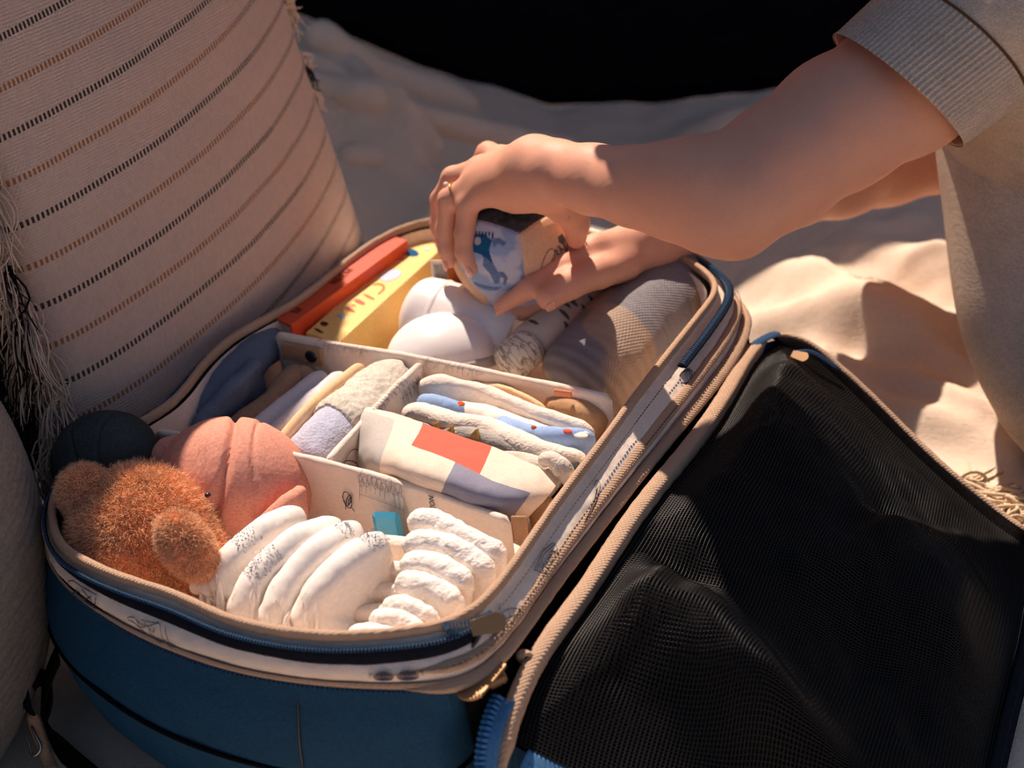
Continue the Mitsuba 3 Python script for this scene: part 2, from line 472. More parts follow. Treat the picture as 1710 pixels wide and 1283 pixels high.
for i in range(150):
    e = [(.3459, .2626, .02), (.4338, .2245, .02)]
    a = A(e[0]) + (A(e[1]) - A(e[0])) * rng.uniform(0, 1) + rng.normal(0, .008, 3)
    ang = rng.uniform(-2.8, .2)
    L = rng.uniform(.02, .05)
    pts = [a, a + [L * .4 * math.cos(ang), L * .4 * math.sin(ang), rng.uniform(.002, .01)], a + [L * math.cos(ang + rng.normal(0, .6)), L * math.sin(ang + rng.normal(0, .6)), 0]]
    P3 = spl(pts, 8)
    P3[:, 2] = blanket_height(P3[:, 0], P3[:, 1]) + .003 + abs(rng.normal(0, .004)) * np.sin(np.linspace(0, np.pi, 8))
    ms.append(tube(P3, .0016, 6))
tag(obj('blanket__fringe', join(*ms), 'mat_fringe'), 'twisted cream fringe along the edge of the blanket', kind='stuff')

# ---------------------------------------------------------------- striped cushion
PW, PH = .39, .62
FBc, FTc, NBc, NTc = A([-.213, .280, .012]), A([-.300, .236, .610]), A([-.213, -.140, .012]), A([-.300, -.100, .610])
def cushion(FB, FT, NB, NT, nu, nv, bulge, back, seed):
    u, v = np.meshgrid(np.linspace(0, 1, nu), np.linspace(0, 1, nv), indexing='ij')
    U, W = u[..., None], v[..., None]
    base = (NB * (1 - U) + FB * U) * (1 - W) + (NT * (1 - U) + FT * U) * W
    k = (np.clip(4 * u * (1 - u), 0, 1) ** .55 * np.clip(4 * v * (1 - v), 0, 1) ** .5)
    nor = unit(np.cross(FB - NB, NT - NB))
    nz = .012 * (meshkit.fbm(np.stack([u * 3, v * 4, 0 * u + seed], -1), 3, seed) - .5)
    pinch = (nor * ((k * bulge) + nz * np.minimum(k * 3, 1))[..., None])
    F = base + pinch
    B = base - nor * (k * back)[..., None]
    return F, B, u, v

BLK, BRN, OFF = lin(30, 30, 34), lin(150, 98, 60), lin(200, 178, 164)
def cushion_col(p, n, uv):
    um, vm = uv.x * PW, uv.y * PH - .030 * uv.x - .034 * uv.x * uv.x
    s = vm / .0315 + .28
    i = dr.floor(s)
    d = dr.abs(s - i - .5) * .0315
    dash = smoothstep(-.35, .15, dr.sin(um * 2 * math.pi / .0037 + 2 * cell_rand(i, 3)))
    band = smoothstep(.0028, .0020, d) * dash
    even = dr.abs(i - 2 * dr.floor(i / 2)) < .5
    sw = uv.x > .70 + .05 * cell_rand(i, 5)
    ink = dr.select(even | sw, mi.Color3f(BLK), mi.Color3f(BRN))
    band = band * dr.select(sw & even, .75, 1.) * dr.select(sw & ~even, .7, 1.)
    rib = .5 + .5 * dr.sin(vm * 2 * math.pi / .0024)
    base = mi.Color3f(OFF) * (.90 + .10 * rib) * (1 + .10 * (noise(um * 700, vm * 300) - .5))
    return mix(base, ink, band * .92)
def cushion_bump(p, n, uv):
    um, vm = uv.x * PW, uv.y * PH
    return .5 + .5 * dr.sin(vm * 2 * math.pi / .0026) * (.55 + .45 * dr.sin(um * 2 * math.pi / .0030 + 3.14 * dr.floor(vm / .0026)))
mat('cushion', dif(mikit.proc(cushion_col)), cushion_bump, .0007, 2e-4)
mat('tassel', dif(lin(196, 176, 158)))
mat('tassel_dark', dif(lin(34, 30, 30)))
F, B, u, v = cushion(FBc, FTc, NBc, NTc, 110, 140, .052, .05, 3)
tag('striped_cushion', 'large off-white woven cushion with black and brown dashed stripes, left of the suitcase', 'cushion')
uvs = np.stack([u, v], -1).reshape(-1, 2)
mf, mb = gridmesh(F), gridmesh(B)
obj('striped_cushion__front', mf, 'mat_cushion', True, uvs)
obj('striped_cushion__back', (mb[0], mb[1][:, ::-1]), 'mat_cushion', True, uvs)

def tassels(edge0, edge1, out, n, L, seed, rad=.0011):
    rng = np.random.default_rng(seed)
    light, dark = [], []
    for i in range(n):
        if i % 9 == 0:                                   # strands hang in tassels
            t0 = (i + 4.5) / n
            d0 = unit(A(out) + rng.normal(0, .55, 3)); l0 = L * rng.uniform(.6, 1.2); is_dark = rng.uniform() < .12
        t = t0 + rng.normal(0, .0035)
        a = A(edge0) * (1 - t) + A(edge1) * t
        l = l0 * rng.uniform(.75, 1.15)
        d = unit(d0 + rng.normal(0, .16, 3))
        pts = [a, a + d * l * .45 + [0, 0, .004], a + d * l * .8 + A([0, 0, -.35 * l]) + rng.normal(0, .003, 3), a + d * l * .9 + A([0, 0, -.8 * l]) + rng.normal(0, .005, 3)]
        (dark if is_dark else light).append(tube(spl(pts, 9), rad * rng.uniform(.7, 1.5), 5))
    return join(*light), join(*dark)
a, b = tassels(NBc + [.012, -.0, .03], NTc, (.20, -.75, -.3), 1300, .040, 1, .0006)
tag(obj('striped_cushion__tassel_fringe', a, 'mat_tassel'), 'shaggy pale tassel fringe on the near edge', kind='stuff')
obj('striped_cushion__dark_threads', b, 'mat_tassel_dark'); tag('striped_cushion__dark_threads', 'black threads in the near fringe', kind='stuff')
a, b = tassels(FBc + (FTc - FBc) * .45, FTc, (0, .9, -.1), 260, .018, 2, .0006)
tag(obj('striped_cushion__far_fringe', a, 'mat_tassel'), 'short pale fringe on the far edge', kind='stuff')
obj('striped_cushion__far_dark_threads', b, 'mat_tassel_dark'); tag('striped_cushion__far_dark_threads', kind='stuff')

# ---------------------------------------------------------------- grey knitted cushion in the near left corner
def knit_bump(p, n, uv):
    return .5 + .5 * dr.abs(dr.sin(uv.x * 150.)) * (.6 + .4 * dr.sin(uv.y * 500.))
mat('knit', dif(clothcol((128, 122, 116), .22, 500., 30.)), None)
c = A([(-.2436, -.3519, .17)][0])
th, ph = np.meshgrid(np.linspace(-1.5, 1.5, 340), np.linspace(0, 2 * np.pi, 300), indexing='ij')
k = .62
sx = np.sign(np.cos(th)) * abs(np.cos(th)) ** k
x0 = .125 * sx * np.sign(np.cos(ph)) * abs(np.cos(ph)) ** .8
y0 = .16 * sx * np.sign(np.sin(ph)) * abs(np.sin(ph)) ** .8
z0 = .185 * np.sign(np.sin(th)) * abs(np.sin(th)) ** .9
ripple = 1 + .012 * abs(np.sin(th * 62 + .5 * np.sin(ph * 3))) + .005 * np.sin(ph * 150) * np.sin(th * 124)
V = np.stack([x0, y0, z0], -1) * ripple[..., None]
Rk = trimesh.transformations.euler_matrix(.10, .14, .25)[:3, :3]
V = V @ Rk.T + c
V[..., 2] = np.maximum(V[..., 2], .004)
tag(obj('knitted_cushion', gridmesh(V), 'mat_knit'), 'grey ribbed knit cushion at the left edge in front of the striped cushion', 'cushion')

# ---------------------------------------------------------------- the suitcase-backpack
def ribbed(c, f=3600., amt=.12):
    c = lin(*c)
    def fn(p, n, uv):
        k = 1 + amt * (.5 * dr.sin((p.x + p.y) * f) + .3 * (noise(p.x * 400, p.y * 400, p.z * 400) - .5) + .5 * (fbm(p.x * 40, p.y * 40, p.z * 40) - .5))
        return mi.Color3f(c[0], c[1], c[2]) * k
    return mikit.proc(fn)
mat('navy', plast(clothcol((22, 64, 90), .22, 900., 60.), .75, .25), weave(2600.), .0003)
mat('binding', dif(ribbed((182, 152, 128))), lambda p, n, uv: .5 + .5 * dr.sin((p.x - p.y) * 2200.), .0003)
mat('liner', dif(clothcol((234, 216, 200), .05, 500., 30.)), lambda p, n, uv: fbm(p.x * 55, p.y * 55, p.z * 55), .003, 1e-3)
mat('tape', dif(clothcol((30, 32, 40), .3, 900.)))
mat('tape_blue', dif(clothcol((84, 130, 172), .2, 900.)))
mat('teeth_blue', plast(lin(36, 70, 102), .25, .8))
mat('teeth_bright', plast(lin(62, 120, 168), .3, .6))
mat('teeth_navy', plast(lin(28, 62, 94), .3, .6))
mat('teeth_black', plast(lin(20, 22, 28), .3, .6))
mat('brass', {'type': 'principled', 'base_color': rgb(lin(150, 116, 82)), 'metallic': .55, 'roughness': .42})
mat('steel', {'type': 'principled', 'base_color': rgb(lin(200, 196, 190)), 'metallic': 1., 'roughness': .25})
mat('strap', dif(clothcol((24, 22, 24), .3, 900.)))
mat('black_lining', dif(clothcol((20, 18, 18), .4, 700., 50.)))
mat('print', dif(lin(70, 72, 84)))
mat('print_light', dif(lin(124, 124, 136)))
mat('stitch', dif(lin(96, 70, 54)))
mat('tan', dif(clothcol((176, 138, 108), .12, 700.)))

NL = 480
def aloop(pts):
    """closed loop resampled by direction from the suitcase's middle"""
    p = spl(pts, 2400, True)
    a = np.arctan2(p[:, 1] / .25, p[:, 0] / .17)
    o = np.argsort(a)
    a, p = a[o], p[o]
    t = -np.pi + (np.arange(NL) + .5) * 2 * np.pi / NL
    return np.stack([np.interp(t, np.r_[a - 2 * np.pi, a, a + 2 * np.pi], np.r_[p[:, k], p[:, k], p[:, k]]) for k in range(3)], -1)
def smooth_loop(L, s):
    k = np.exp(-.5 * (np.arange(-4 * s, 4 * s + 1) / s) ** 2); k /= k.sum()
    return np.stack([np.convolve(np.r_[L[-4 * s:, i], L[:, i], L[:4 * s, i]], k, 'valid') for i in range(3)], -1)
RIM = aloop([(-.1428, -.2329, .18), (-.1179, -.2534, .18), (-.0798, -.2652, .18), (-.0367, -.2686, .18), (-.0025, -.2693, .18), (.0336, -.2739, .18), (.0643, -.2731, .18), (.0877, -.2693, .18), (.1155, -.2604, .18), (.1401, -.2471, .18), (.1631, -.2312, .18), (.1736, -.2157, .18), (.1762, -.1896, .18), (.175, -.1565, .18), (.1728, -.1237, .18), (.1709, -.081, .18), (.1701, -.0331, .18), (.1685, .01, .18), (.167, .0667, .18), (.1666, .125, .18), (.1665, .1748, .18), (.1632, .2053, .18), (.146, .2271, .18), (.1238, .2429, .18), (.093, .252, .18), (.056, .2599, .18), (.0177, .268, .18), (-.0432, .2703, .18), (-.0895, .2644, .18), (-.1317, .2492, .18), (-.1501, .2265, .18), (-.1581, .1983, .18), (-.161, .154, .18), (-.1606, .107, .18), (-.1638, .0592, .18), (-.1721, .0288, .18), (-.1752, .0009, .18), (-.1709, -.0352, .18), (-.1611, -.0694, .18), (-.1575, -.0951, .18), (-.1638, -.1284, .18), (-.1688, -.1585, .18), (-.1666, -.1919, .18), (-.1574, -.2165, .18)])
MAIN = aloop([(-.1718, -.2191, .148), (-.1396, -.2458, .148), (-.1029, -.2629, .148), (-.0544, -.2766, .148), (-.0095, -.2831, .148), (.0241, -.2839, .148), (.0544, -.2817, .148), (.0857, -.276, .148), (.1218, -.2661, .148), (.1557, -.2538, .148), (.1801, -.24, .148), (.1872, -.2203, .148), (.1865, -.183, .148), (.1857, -.1183, .148), (.1876, -.0295, .148), (.1911, .0611, .148), (.1936, .1297, .148), (.1898, .1885, .148), (.1787, .2242, .148), (.1546, .2579, .148), (.1238, .2872, .148), (.0847, .3089, .148), (.0281, .3311, .148), (-.0332, .3434, .148), (-.1034, .3421, .148), (-.1654, .3209, .148), (-.1945, .2897, .148), (-.2043, .2511, .148), (-.205, .191, .148), (-.2084, .1384, .148), (-.2114, .0709, .148), (-.2041, -.0003, .148), (-.1999, -.0477, .148), (-.2029, -.0947, .148), (-.204, -.141, .148), (-.1961, -.1827, .148)])
RIM, MAIN = smooth_loop(RIM, 3), smooth_loop(MAIN, 4)
tg = unit(np.roll(MAIN, -1, 0) - np.roll(MAIN, 1, 0))
OUT = unit(np.stack([tg[:, 1], -tg[:, 0], 0 * tg[:, 0]], -1))
OUT = unit(smooth_loop(OUT, 6))
ANG = -np.pi + (np.arange(NL) + .5) * 2 * np.pi / NL         # 0 = right side, pi/2 = far side, -pi/2 = near side
near = np.clip((-np.sin(ANG)) * 1.6 + .2, 0, 1)
rightish = np.clip(np.cos(ANG) * 1.8 - .2, 0, 1)

def sel(a0, a1):
    """indices of loop points between two angles in degrees, going up"""
    i0, i1 = int(((a0 + 180) % 360) / 360 * NL), int(((a1 + 180) % 360) / 360 * NL)
    return np.arange(i0, i1 if i1 > i0 else i1 + NL) % NL

tag('suitcase', 'open navy blue suitcase backpack lined in printed cream cloth, packed with baby things', 'suitcase')
# outer shell, with a piped seam round its side
lv = [(.149, 0), (.140, .004), (.128, .009), (.110, .014), (.094, .0155), (.090, .0155), (.084, .0155), (.06, .012), (.035, .006), (.015, -.004), (.004, -.018)]
dg_ = np.degrees(ANG)
sm_ = lambda a, b: np.clip((dg_ - a) / (b - a), 0, 1)
tuck = (1 - 2.0 * sm_(-47, -38) * (1 - sm_(40, 55)))[:, None]
V = np.stack([np.concatenate([MAIN[:, :2] + OUT[:, :2] * (o * tuck if o > 0 else o), np.full((NL, 1), z)], 1) for z, o in lv], 1)
v, f = gridmesh(V, True)
cb = V[:, -1].mean(0)
f = np.vstack([f, np.stack([np.arange(NL) * len(lv) + len(lv) - 1, np.full(NL, len(v)), (np.arange(NL) + 1) % NL * len(lv) + len(lv) - 1], -1)])
v = np.vstack([v, cb])
m = wob((v, f), .0022, 14, 3)
obj('suitcase__shell', m, 'mat_navy')
pip = np.concatenate([MAIN[:, :2] + OUT[:, :2] * .0165 * tuck, np.full((NL, 1), .0895)], 1)
obj('suitcase__piping', tube(pip, .0016, 7, True), 'mat_strap')
i = sel(-66, -64)[0]
seam = np.concatenate([MAIN[i:i + 1, :2] + OUT[i:i + 1, :2] * (np.array([o for _, o in lv[1:5]])[:, None] + .001), np.array([z for z, _ in lv[1:5]])[:, None]], 1)
obj('suitcase__seam', tube(spl(seam, 14), .0008, 6), 'mat_teeth_black')

# walls of the lined box between the outer zip and the upper rim
H_ = lambda t: RIM * (1 - t) + MAIN * t
puff = lambda t: OUT * (np.sin(np.pi * np.clip((t - .2) / .7, 0, 1)) * .006)
ts = np.linspace(.02, 1.0, 14)
V = np.stack([H_(t) + puff(t) for t in ts], 1)
obj('suitcase__liner_wall', wob(gridmesh(V, True), .0012, 40, 11), 'mat_liner')
# binding round the upper rim: a flattened ribbed band
crest = RIM + A([0, 0, .001])
def band(path, w, h, closed, key, m, tilt=None, label=None, smooth=True, taper=.06):
    e = None if closed else np.clip(np.minimum(np.arange(len(path)), np.arange(len(path))[::-1]) / (len(path) * taper) + .04, 0, 1)
    n0, q = len(path), 5                                   # woven ribs across the band
    P_ = np.vstack([path, path[:1]]) if closed else A(path)
    tq = np.linspace(0, len(P_) - 1, (len(P_) - 1) * q + 1)
    P_ = np.stack([np.interp(tq, np.arange(len(P_)), P_[:, c]) for c in range(3)], -1)
    e = np.ones(len(tq)) if e is None else np.interp(tq, np.arange(n0), e)
    e = e * (1 + .028 * np.sin(np.r_[0, np.cumsum(np.linalg.norm(np.diff(P_, axis=0), axis=1))] * 2 * np.pi / .0017))
    if closed:
        P_, e = P_[:-1], e[:-1]
    k = sweep(P_, circle(12, w / 2, h / 2, .7), closed, (0, 0, 1) if tilt is None else tilt, e)
    o = obj(key, wob(k, .0004, 120, 2, 2), m, smooth)
    if label:
        tag(o, label)
    return o
band(crest, .0054, .0076, True, 'suitcase__rim_binding', 'mat_binding', None, 'beige grosgrain binding round the upper rim')
# black zipper tape under it along the near and left sides, with blue teeth
ii = sel(150, -38)
wtap = np.interp(np.linspace(0, 1, len(ii)), [0, .15, .45, .6, .9, 1], [.10, .12, .20, .26, .34, .22])
Ra, Ma, Oa = RIM[ii], MAIN[ii], OUT[ii]
V = np.stack([Ra + (Ma - Ra) * (.10 + wtap[:, None] * k) + Oa * (.0050 + .0015 * math.sin(k * 3.1)) for k in np.linspace(0, 1, 5)], 1)
obj('suitcase__inner_zip_tape', sheet(V[:, ::-1], .0006), 'mat_tape')
zp = Ra + (Ma - Ra) * .11 + Oa * .0068
obj('suitcase__inner_zip_teeth', teeth(zp, Oa + [0, 0, .5], .0021, (.0013, .0026, .0018)), 'mat_teeth_blue', False)
tag('suitcase__inner_zip_teeth', 'shiny blue zip teeth', kind='stuff')
# second beige binding just above the outer zip
V = np.stack([H_(t) + puff(t) + OUT * (.0016 + .0022 * math.sin(math.pi * (t - .80) / .17)) for t in np.linspace(.80, .97, 6)], 1)
v, f = gridmesh(V, True)
obj('suitcase__lower_binding', (v, f), 'mat_binding')
# outer zip: tape and big teeth
zt = MAIN + OUT * .002
obj('suitcase__outer_zip_teeth', teeth((zt + A([0, 0, .001]))[sel(46, -44)], (OUT + [0, 0, .9])[sel(46, -44)], .0031, (.0020, .0042, .0026)), 'mat_teeth_navy', False)
tag('suitcase__outer_zip_teeth', 'navy zip teeth of the outer zip', kind='stuff')
V = np.stack([MAIN + OUT * (.002 + .0045 * k) + A([0, 0, -.012 * k]) for k in np.linspace(0, 1, 4)], 1)
obj('suitcase__outer_zip_tape', gridmesh(V[sel(46, -44)]), 'mat_navy')
# right side: extra stitched beige bands between the liner and the outer zip
jj = sel(-50, 46)
for t, o, w in ((.62, .004, .0085), (.97, .0035, .0080)):
    band(H_(t)[jj] + OUT[jj] * o + A([0, 0, .002 if t < 1 else -.002]), w, .006, False, 'suitcase__side_binding', 'mat_binding', unit(A([.5, 0, .8])))
def stitches(path, key, ln=.0022, gap=.0038, r=.0004):
    d = np.r_[0, np.cumsum(np.linalg.norm(np.diff(path, axis=0), axis=1))]
    n = int(d[-1] / gap)
    ms = []
    for k in range(n):
        s = np.linspace(k * gap, k * gap + ln, 3)
        ms.append(tube(np.stack([np.interp(s, d, path[:, q]) for q in range(3)], -1), r, 4, round_ends=False))
    tag(obj(key, join(*ms), 'mat_stitch', False), kind='stuff')
stitches(H_(.17)[jj] + OUT[jj] * .0056 + A([0, 0, .001]), 'suitcase__rim_stitching')
stitches(H_(.62)[jj] + OUT[jj] * .0075 + A([0, 0, .0042]), 'suitcase__side_stitching')
# inside: floor and inner wall of the box
INN = RIM * A([.985, .985, 1])
lv2 = [(.178, .000), (.15, .0), (.10, -.004), (.075, -.008), (.07, -.016)]
V = np.stack([np.concatenate([INN[:, :2] + OUT[:, :2] * (o - .003), np.full((NL, 1), z)], 1) for z, o in lv2], 1)
v, f = gridmesh(V, True)
f = np.vstack([f, np.stack([np.arange(NL) * 5 + 4, (np.arange(NL) + 1) % NL * 5 + 4, np.full(NL, len(v))], -1)])
v = np.vstack([v, V[:, -1].mean(0)])
obj('suitcase__inner_lining', (v, f[:, ::-1]), 'mat_liner')

# printed line drawings
def doodle(kind, seed=0):
    r = np.random.default_rng(seed)
    L = []
    if kind == 'bench':
        L += [[(0, 0), (.07, .62), (.12, .96)], [(.07, .62), (.95, .52)], [(0.02, .2), (.9, .12)], [(.95, .52), (.97, .05), (.9, .02)]]
        for i in range(9):
            x, y = .10 + i * .095, .70 + .08 * r.uniform(-1, 1)
            w, h = .07 + .04 * r.uniform(), .26 + .12 * r.uniform()
            a = np.linspace(0, 6.3, 10)
            L.append(np.stack([x + w * np.cos(a) * .7, y + h * .5 * np.sin(a)], -1))
            L.append([(x - .03, y - .35), (x + .03 * r.normal(), y - .12), (x + w * .5, y + .1)])
        for i in range(3):
            a = np.linspace(-1.5, 1.6, 8)
            L.append(np.stack([.70 + .09 * i + .06 * np.cos(a), .35 + .3 * np.sin(a)], -1))
    elif kind == 'glasses':
        for cx in (.25, .75):
            a = np.linspace(0, 6.3, 18)
            for s in (1., .82, .62, .42, .22):
                L.append(np.stack([cx + .21 * s * np.cos(a), .45 + .36 * s * np.sin(a) - .06 * abs(np.cos(a))], -1))
        L += [[(.44, .55), (.5, .62), (.56, .55)], [(.04, .6), (-.04, .75), (-.05, .4)], [(.96, .6), (1.04, .75), (1.05, .4)]]
    elif kind == 'slice':
        L += [[(0, .85), (.5, 1.), (1, .85), (.72, .1), (.35, 0), (0, .85)], [(.05, .78), (.5, .9), (.95, .78)]]
        for i in range(9):
            x = .18 + .08 * i
            L.append([(x, .8), (x + .05 * r.normal(), .6), (x + .04 * r.normal(), .35 + .1 * r.uniform())])
            L.append([(x - .05, .55 + .2 * r.uniform()), (x + .08, .5 + .2 * r.uniform())])
    elif kind == 'legs':
        L += [[(0, .7), (.12, .8), (.3, .62), (.5, .7), (.66, .95)], [(.1, .62), (.3, .45), (.62, .08), (.72, .0), (.74, .12), (.5, .42), (.52, .62)], [(.7, .9), (.84, .3), (.9, .0), (.98, .02), (.94, .3), (.82, .92)],
              [(0, .7), (.0, .6), (.14, .58)], [(.2, .72), (.26, .5), (.42, .6), (.36, .76)], [(.44, .66), (.6, .5), (.62, .7)], [(.3, .8), (.5, .84), (.7, .9)]]
    elif kind == 'bone':
        L += [[(0, .1), (.25, .3), (.6, .52), (.82, .7), (.86, .92), (.98, .96), (.97, .7), (.86, .62), (.62, .42), (.3, .2), (0, .1)], [(.05, .06), (.5, .3), (.85, .55)], [(.2, .22), (.6, .46), (.88, .75)]]
    elif kind == 'arch':
        for s in (1., .72, .5):
            a = np.linspace(.1, 2.6, 12)
            L.append(np.stack([.5 + .5 * s * np.cos(a), .8 * s * np.sin(a)], -1))
        for i in range(8):
            a = .2 + .3 * i
            L.append([(.5 + .36 * math.cos(a), .58 * math.sin(a)), (.5 + .5 * math.cos(a + .1), .8 * math.sin(a + .1))])
        L += [[(.1, 0), (.2, .5), (.35, 1.), (.5, .8), (.6, 1.05)], [(.8, .1), (.98, .5)]]
    elif kind == 'frame':
        L += [[(0, 0), (1, 0), (1, 1), (0, 1), (0, 0)], [(.15, .2), (.4, .7), (.6, .35), (.85, .8)], [(.3, .2), (.32, .75)], [(.6, .2), (.85, .25)], [(.5, .9), (.9, .6)]]
    elif kind == 'knot':
        for q in range(3):
            a = np.linspace(0, 6.3, 14)
            L.append(np.stack([.5 + .35 * np.cos(a) * (1 - .2 * q) + .1 * q, .5 + .4 * np.sin(a + q) * (1 - .22 * q)], -1))
        L += [[(.2, .0), (.3, .3), (.1, .6)], [(.7, .2), (.95, .0)]]
    else:
        for i in range(12):
            x = i / 11
            L.append([(x, .1 + .2 * r.uniform()), (x + .05 * r.normal(), .5), (x + .06, .8 + .2 * r.uniform())])
            if i % 2:
                L.append([(x, .4 + .3 * r.uniform()), (x + .12, .5 + .2 * r.uniform())])
    return L
def dens(L, n=6):
    out = []
    for l in L:
        l = A(l)
        d = np.r_[0, np.cumsum(np.linalg.norm(np.diff(l, axis=0), axis=1))]
        t = np.linspace(0, d[-1], max(4, n * len(l) // 2))
        out.append(np.stack([np.interp(t, d, l[:, 0]), np.interp(t, d, l[:, 1])], -1))
    return out
def wall_print(kind, a0, a1, t0, t1, w=.0006, m='mat_print', flip=False, seed=0, lift=.0024):
    """a drawing on the liner wall: angle a0..a1 (degrees) by fraction t1 (bottom)..t0 (top)"""
    def P(l):
        x = 1 - l[:, 0] if flip else l[:, 0]
        a = np.radians(a0 + (a1 - a0) * x); t = t1 + (t0 - t1) * l[:, 1]
        fi = (a + np.pi) / (2 * np.pi) * NL - .5
        g = lambda L: np.stack([np.interp(fi, np.arange(-4, NL + 4), np.r_[L[-4:, k], L[:, k], L[:4, k]]) for k in range(3)], -1)
        o = unit(g(OUT))
        pos = g(RIM) * (1 - t)[:, None] + g(MAIN) * t[:, None] + o * (np.sin(np.pi * np.clip((t - .2) / .7, 0, 1)) * .006 + lift)[:, None]
        return pos, unit(o + A([0, 0, .3]))
    obj('suitcase__printed_drawing', stroke_mesh(dens(doodle(kind, seed)), P, w), m, False)
wall_print('glasses', -53.5, -47.5, .45, .68, .0007)
wall_print('legs', -101, -90, .36, .80, .0007)
wall_print('frame', -118, -110, .38, .72, .0009)
wall_print('arch', -39.5, -34.5, .20, .62, .0006)
wall_print('slice', -30.5, -25.5, .24, .60, .0006)
wall_print('bone', -21, -12, .24, .58, .0007)
wall_print('knot', 17, 22, .26, .52, .0009)
wall_print('sketch', -163, -152, .3, .7, .0007)

# ---- dividers: padded cloth panels; crest line in the box, hanging down to its floor
def divider(key, crest, th, drop, seed):
    return obj(key, fold(crest, th, drop, 70, .0009, 45, seed, 0., .006), 'mat_liner')
CA = [(-.1504, .0308, .18), (-.0913, .0323, .18), (-.015, .0356, .18), (.0385, .035, .18), (.0897, .0345, .18), (.1498, .0327, .18)]
CB = [(-.1533, -.1165, .176), (-.1154, -.113, .176), (-.0596, -.1075, .176), (-.0071, -.1058, .176), (.0423, -.1075, .176), (.0927, -.1122, .176), (.1474, -.1196, .176)]
CM = [(-.0119, .0325, .178), (-.0118, -.0136, .178), (-.0086, -.0593, .178), (-.0052, -.1066, .178)]
for i, (c_, s_) in enumerate(((CA, 1), (CB, 2), (CM, 3))):
    divider('suitcase__divider', c_, .0055, .085, s_)
def crest_print(kind, crest, s0, s1, h0, h1, side, w=.0006, m='mat_print', seed=0, off=.0042):
    """a drawing hanging over a divider: along it from s0 to s1, from height h1 (up) to h0, on one side"""
    C = spl(crest, 200)
    t, s, u = frames(C, False, (0, 0, 1))
    s = s * side
    def P(l):
        q = np.clip((s0 + (s1 - s0) * l[:, 0]) * 199, 0, 199)
        g = lambda L: np.stack([np.interp(q, np.arange(200), L[:, k]) for k in range(3)], -1)
        h = h0 + (h1 - h0) * l[:, 1]
        o = unit(g(s))
        r = .0034 + .0010
        over = np.clip(h + .0032, 0, .009)             # the part that turns over the rounded top
        ang = np.clip(over / r, 0, 2.4)
        pos = g(C) + o * (np.where(over > 0, np.cos(ang) * r, r))[:, None] + A([0, 0, 1.]) * np.where(over > 0, -.0032 + np.sin(ang) * r, h)[:, None]
        nor = unit(o * np.cos(ang)[:, None] + A([0, 0, 1.]) * np.sin(ang)[:, None])
        return pos + nor * .0003, nor
    obj('suitcase__printed_drawing', stroke_mesh(dens(doodle(kind, seed)), P, w), m, False)
crest_print('bench', CB, .58, .72, -.024, .004, 1, .00036, 'mat_print_light', 3)
crest_print('knot', CB, .525, .56, -.036, -.018, 1, .0007, 'mat_print')
crest_print('sketch', CA, .15, .29, -.009, .004, 1, .0004, 'mat_print_light', 5)
crest_print('sketch', CA, .47, .63, -.010, .005, 1, .0004, 'mat_print_light', 6)
crest_print('knot', CA, .60, .66, -.016, -.008, 1, .0007, 'mat_print', 7)
crest_print('knot', CM, .72, .95, -.030, -.006, -1, .0007, 'mat_print', 8)
crest_print('sketch', CM, .2, .5, -.007, .004, -1, .0006, 'mat_print_light', 9)
crest_print('sketch', CM, .05, .25, -.022, -.004, -1, .0005, 'mat_print', 10)
# small printed word on the near divider
C = spl(CB, 200)
tm = meshkit.text_mesh('TION', .0042, .0002)
q = int(.80 * 199)
tt = unit(C[q + 2] - C[q - 2]); side = unit(np.cross(tt, [0, 0, 1.]))
R = np.stack([A([0, 0, -1.]) * .8 + side * .0, tt, side], 1)
tv = A(tm.vertices) @ np.stack([A([0, 0, 1.]), -tt, side], 1).T
obj('suitcase__printed_word', (tv + C[q] + side * .0038 + A([0, 0, -.016]), np.asarray(tm.faces)), 'mat_print', False)
# tan tab with a black snap on the far divider's left end
c0, c1 = spl(CA, 100)[3], spl(CA, 100)[16]
td = unit(c1 - c0); sd = unit(np.cross(td, [0, 0, 1.]))
tabR = axes(td, [0, 0, 1.])
k = obj('suitcase__snap_tab', boxm((c0 + c1) / 2 + sd * .0065 + A([0, 0, -.013]), (np.linalg.norm(c1 - c0), .0022, .016), tabR, .0006), 'mat_tan', False)
tag(k, 'tan tab with a black snap')
pc = c1 - td * .010 + sd * .0078 + A([0, 0, -.013])
prof = A([(0, .0018), (.0040, .0016), (.0052, .0008), (.0055, 0)])
sn = trimesh.creation.revolve(prof[::-1], sections=24)
tr = np.stack([td, np.cross(sd, td), sd], 1)
obj('suitcase__snap_tab__snap', (A(sn.vertices) @ tr.T + pc, np.asarray(sn.faces)), 'mat_teeth_black', 40)
# little tabs at the right ends of the dividers
e = A(CB[-1]); 
obj('suitcase__divider_tab', boxm(e + A([.004, .004, -.010]), (.010, .002, .020), axes([1, .35, 0], [0, 0, 1]), .0005), 'mat_tan', False)

